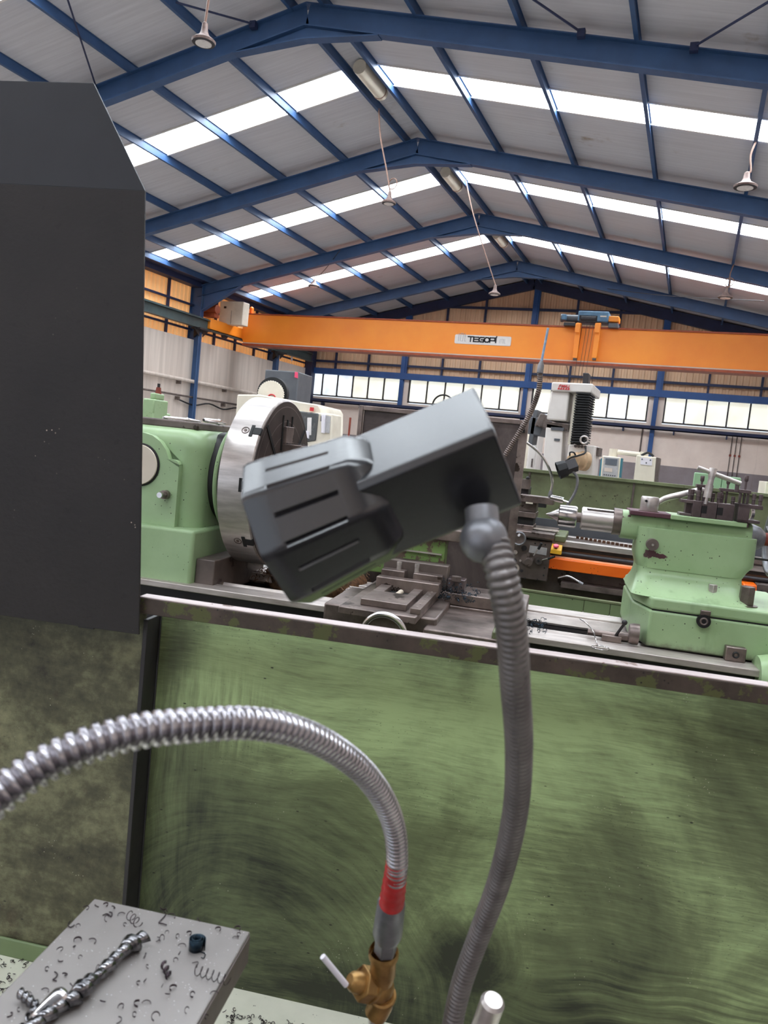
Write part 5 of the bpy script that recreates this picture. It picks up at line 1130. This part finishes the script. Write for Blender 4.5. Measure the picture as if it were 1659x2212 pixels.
# ================================================================== FRONT LATHE (yaw 11.5): splash guard, plate, tray, block
YA = 11.5
def a_(px, py, v): return at(YA, px, py, v=v)
def az(px, py, z): return at(YA, px, py, z=z)
def splash_mat(name, base, mid, dark, side=False):
    """green paint under oil film: wiped streaks in several directions, patches of dirt and painted shade, grit"""
    t = NT(name); P = t.coord(); v = t.coord((1, 1, 1), (2.3, 0, 6.1) if side else (5.0, 0, 1.4))
    warp = t.node('ShaderNodeTexNoise', {'Vector': v, 'Scale': 2.2, 'Detail': 2}).outputs['Color']
    warp = t.node('ShaderNodeVectorMath', {0: warp, 1: (.5, .5, .5)}, operation='SUBTRACT').outputs[0]
    vv = t.node('ShaderNodeVectorMath', {0: P, 1: t.node('ShaderNodeVectorMath', {0: warp, 'Scale': .17}, operation='SCALE').outputs[0]}, operation='ADD').outputs[0]
    def st(sx, sz, vec=vv, ang=0.0, sc=1.5, det=6):
        return t.noise(t.node('ShaderNodeMapping', {'Vector': vec, 'Rotation': (0, R(ang), 0), 'Scale': (sx, 1, sz)}).outputs[0], sc, det, .68)
    big = t.noise(v, 2.4 if not side else 4.0, 7, .62, .5)
    if side:
        f = t.math('ADD', t.math('MULTIPLY', big, .62), t.math('MULTIPLY', st(6, 22), .22)); f = t.math('ADD', f, t.math('MULTIPLY', t.noise(v, 40, 6, .7), .30))
        fine = big
    else:
        sep = t.node('ShaderNodeSeparateXYZ', {'Vector': P})
        streak = t.math('ADD', t.math('ADD', t.math('MULTIPLY', st(3.0, 26), .30), t.math('MULTIPLY', st(6, 90), .35)), t.math('MULTIPLY', st(14, 240, P), .35))
        def over(cur, other, m):
            mx = t.node('ShaderNodeMix', {0: m, 2: cur, 3: other}); return mx.outputs[0]
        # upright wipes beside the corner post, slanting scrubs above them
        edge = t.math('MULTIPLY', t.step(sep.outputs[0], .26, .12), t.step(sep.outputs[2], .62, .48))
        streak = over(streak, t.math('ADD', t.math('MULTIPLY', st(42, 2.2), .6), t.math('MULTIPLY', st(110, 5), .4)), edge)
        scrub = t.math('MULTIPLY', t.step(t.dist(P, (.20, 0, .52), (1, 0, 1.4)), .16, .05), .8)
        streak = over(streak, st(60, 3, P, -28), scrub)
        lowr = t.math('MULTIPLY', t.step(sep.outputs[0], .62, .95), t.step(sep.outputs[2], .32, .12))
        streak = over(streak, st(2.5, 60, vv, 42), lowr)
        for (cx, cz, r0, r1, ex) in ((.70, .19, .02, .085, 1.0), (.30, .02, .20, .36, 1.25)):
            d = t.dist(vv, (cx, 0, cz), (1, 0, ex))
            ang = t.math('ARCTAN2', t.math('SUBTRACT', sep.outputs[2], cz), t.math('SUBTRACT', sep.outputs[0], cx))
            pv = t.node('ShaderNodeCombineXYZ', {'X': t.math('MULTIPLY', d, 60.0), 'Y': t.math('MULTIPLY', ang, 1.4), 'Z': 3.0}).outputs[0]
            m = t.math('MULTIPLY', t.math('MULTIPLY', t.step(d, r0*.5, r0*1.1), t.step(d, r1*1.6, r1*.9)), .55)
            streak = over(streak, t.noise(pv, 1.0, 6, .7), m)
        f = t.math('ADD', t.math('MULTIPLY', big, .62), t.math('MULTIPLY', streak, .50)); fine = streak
        for (cx, cz, rr, ex, amt) in ((.34, .17, .42, 1.5, .08), (.10, .12, .26, 1.0, .06), (.70, .17, .11, 1.0, .19), (.50, -.04, .34, .6, .07), (.85, .02, .24, 1.6, .08), (.10, .62, .08, .6, .10), (.58, .56, .62, 2.5, -.15), (.95, .02, .50, 1.3, .08), (.40, .36, .22, 1.2, -.03)):  # dirt blobs with shade painted in low down, lighter band on top
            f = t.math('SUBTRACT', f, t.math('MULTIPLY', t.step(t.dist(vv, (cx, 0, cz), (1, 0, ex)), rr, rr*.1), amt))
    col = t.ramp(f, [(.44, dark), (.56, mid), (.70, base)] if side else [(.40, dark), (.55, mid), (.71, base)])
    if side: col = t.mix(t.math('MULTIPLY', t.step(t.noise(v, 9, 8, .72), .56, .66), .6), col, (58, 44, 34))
    vn = t.node('ShaderNodeTexVoronoi', {'Vector': t.coord((1, 1, 2.4)), 'Scale': 30.0}).outputs['Distance']
    gate = t.step(t.noise(v, 13, 2), .54, .62)
    col = t.mix(t.math('MULTIPLY', t.step(vn, .12, .05), gate), col, (30, 30, 24))
    vn3 = t.node('ShaderNodeTexVoronoi', {'Vector': t.coord((1, 1, 3.0)), 'Scale': 85.0}).outputs['Distance']
    col = t.mix(t.math('MULTIPLY', t.step(vn3, .14, .07), t.math('MULTIPLY', t.step(t.noise(v, 6, 2), .50, .6), .8)), col, (36, 36, 28))
    vn2 = t.node('ShaderNodeTexVoronoi', {'Vector': P, 'Scale': 150.0}).outputs['Distance']
    col = t.mix(t.math('MULTIPLY', t.step(vn2, .13, .08), t.step(t.noise(v, 17, 2), .60, .66)), col, (186, 182, 160))
    return t.set(col, t.node('ShaderNodeMapRange', {'Value': fine, 'To Min': .36, 'To Max': .58}).outputs[0], 0, .4, f, .10, .003)
ga = Thing('splash_guard', 'wide green oil-streaked splash guard behind the front lathe, with a steel rail on top', 'guard', (-.70, 1.30, .565), YA)
VP = 1.335
zt = a_(900, 1375, 1.27)[2]
UE = .95
up = at(YA, 333, 1500, v=1.335)[0]
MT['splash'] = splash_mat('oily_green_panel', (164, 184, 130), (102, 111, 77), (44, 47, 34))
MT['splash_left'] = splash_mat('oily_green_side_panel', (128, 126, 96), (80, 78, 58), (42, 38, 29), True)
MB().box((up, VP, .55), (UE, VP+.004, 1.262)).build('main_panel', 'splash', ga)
ul = at(YA, 300, 1600, v=1.30)[0]
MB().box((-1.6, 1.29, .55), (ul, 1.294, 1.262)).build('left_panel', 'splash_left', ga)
MB().box((ul, 1.282, .55), (ul+.008, VP, 1.25)).box((ul+.008, VP-.004, .55), (up+.004, VP, 1.25)).build('corner_post', 'dark', ga, .002)
MT['rail_metal'] = pm('worn_rail', (84, 71, 63), (56, 47, 41), .5, .35, 16, (1, 1, 1), wear=(84, 86, 52), wl=.54, ws=26, bump=.25, bscale=90, specks=((34, 28, 24), 90.0))
MT['rail_top'] = pm('rail_top', (200, 186, 184), (150, 132, 128), .42, .55, 10, (.4, 3, 1), wear=(110, 84, 74), wl=.6, ws=20)  # paler than the rail front, its reflected light put into the colour
r0 = at(YA, 305, 1290, v=1.27)
zr1 = (a_(600, 1332, 1.27)[2]+a_(1640, 1477, 1.27)[2])/2-.003; zr0 = (a_(600, 1372, 1.27)[2]+a_(1640, 1517, 1.27)[2])/2
MB().box((ul-.006, 1.27, zr0), (UE, 1.275, zr1)).box((ul-.006, 1.295, zr0+.004), (UE, 1.30, zr1)).build('rail', 'rail_metal', ga, .0012)
MB().box((ul-.006, 1.27, zr1), (UE, 1.298, zr1+.003)).build('rail_top', 'rail_top', ga, .0012)
# dark plate hanging at left
pq = [a_(0, 162, 1.255), a_(188, 167, 1.255), a_(313, 412, 1.255), a_(300, 1371, 1.255), a_(0, 1335, 1.255)]
kt = NT('dark_oiled_plate'); v = kt.coord()
col = kt.ramp(kt.noise(v, 5, 6), [(.3, (43, 38, 37)), (.75, (32, 28, 28))])
col = kt.mix(kt.math('MULTIPLY', kt.step(kt.node('ShaderNodeTexVoronoi', {'Vector': v, 'Scale': 95.0}).outputs['Distance'], .15, .09), kt.math('MULTIPLY', kt.step(kt.noise(v, 12, 3), .56, .66), kt.step(kt.node('ShaderNodeSeparateXYZ', {'Vector': v}).outputs[2], .72, .2))), col, (190, 170, 156))
col = kt.mix(kt.math('MULTIPLY', kt.step(kt.noise(kt.coord((1, 1, 1), (4, 0, 1)), 60, 3), .62, .68), .5), col, (26, 22, 22))
kt.set(col, .5, .0, .35, kt.noise(v, 90, 4), .3, .003); MT['plate'] = kt.m
dp = Thing('guard_plate', 'tall dark steel guard plate with a cut corner, in front of the green panel', 'guard plate', (-.7, 1.255, 1.22), YA)
yb = a_(313, 412, 1.255)[2]
lo = MB().prism([(-1.35, 1.255, pq[4][2]), (pq[3][0], 1.255, pq[3][2]), (pq[2][0], 1.255, yb), (-1.35, 1.255, yb)], (0, .004, 0)).build('lower_sheet', 'plate', dp, .0006)
kt2 = NT('clean_dark_plate'); v = kt2.coord(); kt2.set(kt2.ramp(kt2.noise(v, 4, 5), [(.3, (40, 42, 48)), (.75, (30, 31, 37))]), .4, .0, .4, kt2.noise(v, 70, 4), .12)  # bluish reflection on the bent upper sheet is put into its colour
MB().prism([(-1.35, 1.255, yb), (pq[2][0], 1.255, yb), (pq[1][0], 1.275, pq[1][2]), (-1.35, 1.275, pq[0][2])], (0, .004, 0)).build('upper_sheet', kt2.m, dp, .0006)
MB().box((-1.0, 1.259, 1.0), (-.97, 1.29, 1.4)).box((-.74, 1.259, 1.225), (-.71, 1.29, 1.262)).build('bracket', 'dark', dp)
# tray under the guard
MT['tray'] = pm('pale_tray', (226, 224, 206), (202, 202, 184), .4, 0, 5, specks=((70, 66, 58), 120.0), bump=.08)
zty = .565
tt = Thing('chip_tray', 'pale chip tray floor at the foot of the green splash guard', 'tray', (-.3, .9, zty), YA)
MB().box((-1.7, .2, zty-.02), (UE, VP, zty)).build('tray_floor', 'tray', tt)
MB().box((-1.7, 1.283, zty), (ul, 1.289, zty+.035)).build('tray_lip', 'green_drab', tt, .002)
MB().box((-1.7, .25, 0), (-1.0, 1.2, zty-.02)).box((.4, .25, 0), (.9, 1.2, zty-.02)).build('pedestal', 'green', tt, .01)
mb = MB(); rnd = random.Random(5)
for i in range(260):
    if i < 150: c = az(rnd.uniform(0, 190), rnd.uniform(2065, 2200), zty+.003)
    else: c = az(rnd.uniform(480, 700), rnd.uniform(2168, 2230), zty+.003)
    if c[1] > 1.28: continue
    mb.torus(c, (rnd.gauss(0, .5), rnd.gauss(0, .5), 1), rnd.uniform(.002, .006), .0007, 7, 4, (0, rnd.uniform(2, 6)))
tag(mb.build('metal_shavings', 'chip', base=(-.3, .9, zty), yaw=YA), 'fine metal shavings scattered on the pale chip tray', 'shavings', kind='stuff')
# steel block on the slide
ZK = 1.05
k0, k1, k2 = az(190, 1940, ZK), az(542, 2010, ZK), az(0, 2168, ZK)
KU0, KU1, KV1, KV0 = (k0[0]+k2[0])/2, k1[0], (k0[1]+k1[1])/2, .36
MT['block'] = pm('surface_ground_block', (146, 140, 137), (124, 118, 115), .5, .3, 4, (1, 1, 1), bump=.05, bscale=200, specks=((214, 208, 206), 260.0), wear=(112, 100, 98), wl=.66, ws=9)
zk0 = at(YA, 540, 2078, v=KV1)[2]
sb = Thing('steel_block', 'flat grey steel block strewn with curled chips at the lower left', 'block', ((KU0+KU1)/2, (KV0+KV1)/2, ZK-.05), YA)
MB().box((KU0, KV0, ZK-.036), (KU1, KV1, ZK)).build('block', 'block', sb, .0015)
MB().box((KU1+.0001, KV0+.02, ZK-.034), (KU1+.0012, KV1-.003, ZK-.003)).build('side_face', 'cast', sb)
cr_ = Thing('lathe_slide', 'dark cast slide of the front lathe under the steel block', 'slide', (-.3, .5, zty), YA)
MB().box((KU0+.015, .36, .80), (KU1-.02, KV1-.07, ZK-.0362)).build('compound_slide', 'cast', cr_, .006)
MB().box((-.55, .34, zty), (.16, .80, .80)).build('carriage', 'green_olive', cr_, .01)
MB().box((-.112, .52, .80), (.07, .785, .97)).build('side_bracket', 'cast', cr_, .005)
# curled chips lying on the block
def chip_mesh(r, turns, w, tilt, pitch=0.0):
    m = MB(); n = 14; V = []; F = []
    for i in range(n+1):
        a = turns*2*PI*i/n; rr = r*(1-.12*i/n)
        for dz in (0, w): V.append(Vector((rr*math.cos(a), rr*math.sin(a)*math.cos(tilt)-dz*math.sin(tilt)*.0, (rr+rr*math.sin(a))*math.sin(tilt)+dz*math.cos(tilt)*1+pitch*i/n)))
    for i in range(n): F.append((2*i, 2*i+2, 2*i+3, 2*i+1))
    m.add(V, F); return m
protos = []
for k, (r, tn, w, ti) in enumerate(((.0026, .62, .0012, .5), (.0034, .55, .0016, .2), (.0022, .8, .0018, .9), (.0042, .45, .0008, .1), (.003, .7, .002, 1.1))):
    o = chip_mesh(r, tn, w, ti).build('metal_chip', 'chip', base=(0, 0, 0)); s = o.modifiers.new('t', 'SOLIDIFY'); s.thickness = .0004
    protos.append(tag(o, 'tiny curled metal chip lying loose on the flat grey steel block', 'chip', 'curled chips on the steel block'))
SPOT = [(209, 1960), (227, 1957), (245, 1964), (262, 1978), (185, 1968), (168, 2003), (167, 2034), (160, 2048), (196, 2036), (129, 2057), (173, 2070), (131, 2077), (101, 2097), (95, 2143), (155, 2139), (222, 2166), (353, 1965), (360, 1972), (368, 1982),
        (312, 2077-4), (319, 2091), (300, 2126), (313, 2122), (337, 2030), (349, 2034), (360, 2017), (407, 2019), (383, 2026), (392, 2046), (387, 2065), (379, 2077), (512, 2009), (515, 2022), (508, 2028), (350, 2135), (362, 2150), (374, 2138), (415, 2153), (462, 2149), (403, 2188), (260, 2179), (298, 2172), (290, 2196), (252, 2205), (335, 2204), (446, 2200), (20, 2195), (40, 2185), (315, 2170), (230, 1990), (430, 1990), (470, 2010), (140, 2110), (60, 2150), (210, 2100), (270, 2000)]
rnd = random.Random(11); first = set()
for i, (px, py) in enumerate(SPOT):
    k = i % 5; p = az(px, py, ZK+.0004)
    o = protos[k] if k not in first else dup(protos[k])
    first.add(k); o.location = rot(YA, p); o.rotation_euler = (0, 0, rnd.uniform(0, 6.28)); s = rnd.uniform(.8, 1.35); o.scale = (s, s, s)
def helix(path, r, pitch, w, nm, mat, par, per=12, taper=None, th=.0005):
    """a ribbon wound round a path, as a long curled chip"""
    P = even(path, pitch/per); m = len(P); V = []; F = []; x = None
    for i in range(m):
        T = (P[min(i+1, m-1)]-P[max(i-1, 0)]).normalized()
        if x is None: x, _ = perp(T)
        x = (x-T*x.dot(T)).normalized(); y = T.cross(x); a = 2*PI*i/per; rr = r*(taper(i/m) if taper else 1)
        d = x*math.cos(a)+y*math.sin(a); V += [P[i]+d*rr-T*w/2, P[i]+d*rr*.62+T*w/2]
    for i in range(m-1): F.append((2*i, 2*i+2, 2*i+3, 2*i+1))
    o = MB().add(V, F).build(nm, mat, par); s = o.modifiers.new('t', 'SOLIDIFY'); s.thickness = th; return o
def kp(px, py, h): return az(px, py, ZK+h)
t = Thing('curled_swarf', 'long thick twisted bright swarf strand lying across the steel block', 'swarf', kp(200, 2120, 0), YA)
helix(smooth([kp(306, 2030, .009), kp(280, 2042, .009), kp(262, 2058, .010), kp(240, 2080, .009), kp(215, 2105, .008), kp(185, 2130, .010), kp(160, 2155, .009), kp(120, 2180, .008), kp(70, 2215, .009), kp(30, 2240, .009)], 10), .0095, .0128, .0125, 'strand', 'swarf', t, 14, lambda s: .82+.28*math.sin(s*19)*math.sin(s*7+1))
t = Thing('curled_swarf', 'short thin twisted swarf strand at the left of the steel block', 'swarf', kp(60, 2160, 0), YA)
helix(smooth([kp(45, 2146, .006), kp(62, 2160, .006), kp(78, 2178, .005), kp(60, 2195, .004)], 10), .0050, .0075, .006, 'strand', 'swarf', t, 12)
t = Thing('broken_tube', 'broken bright metal sliver beside the thick swarf strand', 'metal piece', kp(105, 2180, 0), YA)
q0, q1 = kp(138, 2152, .009), kp(70, 2206, .006)
V = []; F = []; d = (q1-q0); T = d.normalized(); x, y = perp(T)
for i in range(9):
    for j in range(9):
        a = PI*(.05+.95*j/8)-.2; rr = .011*(1-.55*(i/8)**1.5)*(1 if i else .85); V.append(q0+d*(i/8)+(x*math.cos(a)+y*math.sin(a))*rr)
for i in range(8):
    for j in range(8): F.append((i*9+j, i*9+j+1, (i+1)*9+j+1, (i+1)*9+j))
o = MB().add(V, F).build('shell', 'steel_bright', t); s = o.modifiers.new('t', 'SOLIDIFY'); s.thickness = .0014
t = Thing('small_swarf_coil', 'short dark coil of swarf in the middle of the steel block', 'swarf', kp(360, 2100, 0), YA)
helix(smooth([kp(353, 2082, .004), kp(360, 2096, .004), kp(366, 2112, .004)], 8), .0040, .0085, .003, 'coil', 'chip', t, 12)
t = Thing('rolled_chip', 'blue-black rolled chip standing near the right side of the steel block', 'chip', kp(425, 2050, 0), YA)
V = []; F = []; n = 60; cc = kp(424, 2050, .0)
for i in range(n+1):
    a = 2*PI*2.6*i/n; rr = .0095-.006*i/n
    for h_ in (0, .011+.003*(i/n)): V.append(cc+Vector((rr*math.cos(a), rr*math.sin(a), h_+.0002)))
for i in range(n): F.append((2*i, 2*i+2, 2*i+3, 2*i+1))
V2 = [kp(432, 2056, .001), kp(443, 2060, .001), kp(440, 2070, .001), kp(434, 2068, .001)]
o = MB().add(V, F).tube(smooth(V2, 4), .0005, 5).build('roll', 'chip_blue', t); s = o.modifiers.new('t', 'SOLIDIFY'); s.thickness = .0005
t = Thing('wire_coil', 'fine open wire coil at the right edge of the steel block', 'wire', kp(450, 2100, 0), YA)
P = []; p0_, p1_ = kp(420, 2094, .005), kp(494, 2118, .005); T = (p1_-p0_).normalized(); x, y = perp(T)
for i in range(6*14+1): a = 2*PI*i/14; P.append(p0_.lerp(p1_, i/(6*14))+(x*math.cos(a)+y*math.sin(a))*.0048)
MB().tube(smooth([kp(415, 2080, .001), kp(428, 2078, .002), kp(424, 2090, .004)], 4)+P, .0004, 5).build('coil', 'chip', t)
t = Thing('wire_coil', 'fine open wire coil near the far edge of the steel block', 'wire', kp(290, 1985, 0), YA)
P = []; p0_, p1_ = kp(278, 1975, .004), kp(300, 1996, .004); T = (p1_-p0_).normalized(); x, y = perp(T)
for i in range(3*14+1): a = 2*PI*i/14; P.append(p0_.lerp(p1_, i/(3*14))+(x*math.cos(a)+y*math.sin(a))*.0044)
MB().tube(P, .0005, 5).build('coil', 'chip', t)
for nm, pts, lab in (('bent_wire', [(151, 1990), (147, 1998), (152, 2003), (161, 1998)], 'hook-shaped wire at the left edge of the steel block'), ('bent_wire', [(222, 1977), (232, 1974), (240, 1980), (242, 1972), (236, 1970)], 's-shaped wire near the far left corner of the block'), ('bent_wire', [(352, 1968), (358, 1975), (350, 1985), (343, 1993), (352, 1995), (360, 1998)], 'curly wire standing at the far edge of the block'), ('bent_wire', [(118, 2099), (124, 2104), (120, 2112), (114, 2116), (122, 2119)], 's-shaped wire at the left middle of the steel block')):
    c = kp(*pts[0], 0); o = MB().tube(smooth([kp(*q, .0012) for q in pts], 5), .0006, 6).build(nm, 'chip', base=c, yaw=YA); tag(o, lab, 'wire')

# ------------------------------------------------------------------ near work lamp on its gooseneck
def cv(r, u, f): return CR*r+CU*u+CF*f
wl = Thing('work_lamp', 'big dark work lamp with a ribbed hood on a gooseneck, close to the camera', 'lamp', cd(960, 2260, .79), 0)
ax = cv(-.905, -.365, .13).normalized()
kk = (CF-ax*CF.dot(ax)).normalized(); d0 = ax.cross(kk).normalized()
if d0.dot(CU) > 0: d0 = -d0
th = R(34.5); nf = (-kk*math.cos(th)+d0*math.sin(th)); ed = (d0*math.cos(th)+kk*math.sin(th))   # nf: front face normal, ed: down along the front face
s = .066; rid = cd(1066, 930, .49)
cen = rid+ed*s/2-nf*s/2
LB = .094
lm = MB()
def sect(t, hs, ch):        # chamfered square section at distance t along the lamp
    out = []
    for i, (a, b2) in enumerate(((1, 1), (-1, 1), (-1, -1), (1, -1))):
        c1 = (a*(hs-ch), b2*hs) ; c2 = (a*hs, b2*(hs-ch))
        out += [c1, c2] if (a*b2) < 0 else [c2, c1]
    return [cen+ax*t+ed*x-nf*y for x, y in out]
_l = NT('lamp_plastic'); MT['lamp_black'] = _l.set(_l.ramp(_l.noise(_l.coord(), 12), [(.3, (24, 23, 27)), (.7, (20, 19, 23))]), .27, 0, 1.0, _l.noise(_l.coord(), 300), .03)
MB().rings([sect(-.001, s/2-.0025, .004), sect(0, s/2, .004), sect(LB, s/2, .004)]).build('lamp_body', 'lamp_black', wl, .0012, 3)
rs = []; N_ = 160
def hood(t, R_, groove, inner=False):
    out = []
    for i in range(N_):
        a = 2*PI*i/N_; q = ((a+PI/8) % (PI/4))-PI/8; rr = R_*math.cos(PI/8)/math.cos(q) if True else R_
        rr = min(rr, R_*.985)
        gq = ((a+PI/16+.04) % (PI/8))-PI/16
        if groove and abs(gq*R_) < .0017: rr -= .0022
        out.append(cen+ax*t+(ed*math.cos(a)-nf*math.sin(a))*rr)
    return out
H0, H1 = .078, .167
prof = [(H0, .034, 0), (H0+.004, .040, 0), (H0+.016, .0475, 0), (H0+.028, .0485, 0), (H0+.029, .0486, 1), (H1-.018, .0545, 1), (H1-.017, .0546, 0), (H1-.003, .0560, 0), (H1, .055, 0), (H1, .051, 0), (H1-.03, .046, 0), (H1-.05, .02, 0)]
MB().rings([hood(*p) for p in prof], (True, True)).build('hood', 'lamp_black', wl, 0, angle=30)
MB().turn([(0, .032), (.004, .032)], cen+ax*(H1-.045), ax, 24).build('lens', 'lamp_glass', wl)
MB().obox(cen+ax*.045+ed*(s/2+.004), ax*.012, ed*.006, nf*.010).build('hinge_block', 'lamp_black', wl, .001)
# gooseneck
MT['gooseneck_steel'] = pm('gooseneck_steel', (134, 128, 126), (104, 98, 96), .4, .6, 20)
jt = cd(1045, 1165, .505)
G = [cd(1058, 1120, .507), cd(1066, 1170, .503), cd(1085, 1245, .495), cd(1104, 1350, .505), cd(1113, 1480, .535), cd(1121, 1620, .585), cd(1112, 1760, .64), cd(1079, 1900, .70), cd(1035, 2020, .745), cd(996, 2130, .775), cd(975, 2230, .79), cd(965, 2330, .80)]
MB().ball(jt, .0155, 20).cyl(jt, cd(1040, 1100, .512), .011, n=20).build('ball_joint', 'zinc', wl)
hose(MB(), smooth(G[1:], 14), .0106, .0050, .13, 20, 8).build('gooseneck', 'gooseneck_steel', wl)
# coolant hose arching from the valve to the left
HP = [(-60, 1762, .375), (0, 1716, .385), (80, 1660, .395), (180, 1612, .405), (300, 1579, .42), (420, 1566, .44), (540, 1562, .465), (640, 1580, .50), (720, 1617, .54), (785, 1668, .585), (830, 1730, .63), (853, 1795, .67), (858, 1860, .70), (854, 1905, .72)]
wh = Thing('coolant_hose', 'shiny ribbed metal coolant hose arching from the brass valve to the left edge', 'hose', cd(820, 2260, .80), 0)
hose(MB(), smooth([cd(*q) for q in HP], 12), .0100, .0062, .26, 24, 12, 5).build('armoured_hose', 'hose_steel', wh)
T0 = [cd(857, 1858, .70), cd(855, 1885, .712), cd(851, 1915, .725), cd(846, 1950, .74)]
MB().tube(smooth(T0, 6), [.0092+.0026*i/18+.0006*math.sin(i*2.1) for i in range(19)], 18).build('red_tape', 'red_tape', wh)
MB().cyl(cd(848, 1940, .737), cd(846, 1952, .742), .0095).build('plastic_collar', 'white_plastic', wh)
sl_ = cd(846, 1946, .745); s2_ = cd(832, 2056, .775); dd = s2_-sl_
MB().turn([(0, .0118), (.004, .0135), (dd.length*.62, .0145), (dd.length*.72, .0125)], sl_, dd, 26).build('coupling', 'zinc', wh)
MB().hexa(sl_+dd*.70, sl_+dd*.99, .0115).build('hex_nut', 'zinc', wh, .0008)
vb = cd(829, 2052, .777); ve = cd(826, 2120, .79)
vv_ = MB().turn([(0, .0140), (.003, .0152), (.008, .0150), (.008, .0128), ((ve-vb).length*.75, .0128), ((ve-vb).length, .0105)], vb, ve-vb, 24, (False, True)).build('valve_body', 'brass', wh)
bc = cd(820, 2132, .795)
MB().ball(bc, .0150, 20).build('valve_ball_housing', 'brass', vv_)
be_ = cd(762, 2120, .78); dn = be_-bc
MB().hexa(bc+dn*.25, bc+dn*.72, .0170, 6).build('valve_hex', 'brass', vv_, .001)
MB().turn([(dn.length*.2, .0150), (dn.length*.3, .0165), (dn.length*.35, .0165)], bc, dn, 24).turn([(dn.length*.7, .0105), (dn.length*1.0, .0095), (dn.length*1.12, .0065)], bc, dn, 20).build('valve_stem', 'brass', vv_)
MB().tube([cd(748, 2128, .775), cd(697, 2066, .765)], .0030, 12).build('valve_lever', 'white_plastic', vv_)
el = [bc, cd(826, 2160, .80), cd(812, 2190, .805)]
MB().tube(smooth(el, 6), .0120, 16).torus(cd(826, 2150, .797), cd(826, 2165, .8)-cd(828, 2145, .79), .0115, .003, 24, 8).build('valve_elbow', 'brass', vv_)
MB().tube([cd(812, 2188, .805), cd(806, 2330, .83)], .0075, 16).build('supply_pipe', 'steel', wh)
t = Thing('steel_bar', 'bright round steel bar end rising at the bottom edge right of the gooseneck', 'handle', cd(1030, 2300, .76), 0)
MB().turn([(0, .0085), (.003, .0112), (.22, .0112)], cd(1066, 2160, .72), cd(1035, 2245, .74)-cd(1066, 2160, .72), 28).build('bar', 'steel', t)
# tidy
ORD = ['nearest the camera', 'second', 'third', 'fourth', 'fifth', 'sixth', 'seventh', 'eighth']
DESC = {'floor': ('grey concrete shop floor with an added dark patch that dims reflections', 'floor'), 'wall_back': ('beige far wall with a grey dado below the window bands', 'wall'),
 'wall_cladding_back': ('tan ribbed cladding filling the far gable', 'wall'), 'wall_cladding_left': ('glowing orange ribbed cladding along the left wall', 'wall'), 'wall_left': ('pale concrete panels low along the left wall', 'wall'),
 'wall_left_corner': ('beige wall piece in the far left corner', 'wall'), 'wall_right': ('right side wall outside the view', 'wall'), 'wall_front': ('unseen wall behind the camera with an opening added for fill daylight', 'wall'), 'ceiling': ('pale grey ribbed roof deck on both slopes', 'ceiling'),
 'trim_1': ('dark blue eaves beam along the left wall', 'beam'), 'trim_2': ('bright blue beam above the far windows', 'beam'), 'roof_frame': ('blue steel portal frame spanning the hall', 'roof frame'), 'purlin': ('blue purlin running along under the roof deck', 'purlin'),
 'wall_stud': ('dark blue upright stud on the cladding', 'stud'), 'wall_girt': ('dark blue horizontal girt on the cladding', 'girt'), 'wall_column': ('blue steel column of the far wall', 'column')}
for o in list(bpy.data.objects):
    if o.parent is None and o.get('kind') == 'structure':
        b_ = o.name.split('.')[0]
        if b_.startswith('window_'):
            n_ = int(b_.split('_')[1]); o['category'] = 'window'
            o['label'] = ('band of frosted panes in the far wall, number %s from the left' % ['one', 'two', 'three', 'four'][n_-1]) if n_ <= 4 else 'bright roof light strip on the %s slope, %s' % ('left' if n_ % 2 else 'right', ['farthest from the camera', 'second farthest', 'third farthest', 'nearest visible', 'above the camera', 'behind the camera'][(n_-5)//2])
        elif b_ in DESC:
            o['label'], o['category'] = DESC[b_]
            if b_ in ('roof_frame', 'purlin', 'wall_stud', 'wall_girt', 'wall_column'): o['group'] = b_.replace('_', ' ')+'s of the hall'
for o in bpy.data.objects:
    if '_b' in o.keys(): del o['_b']
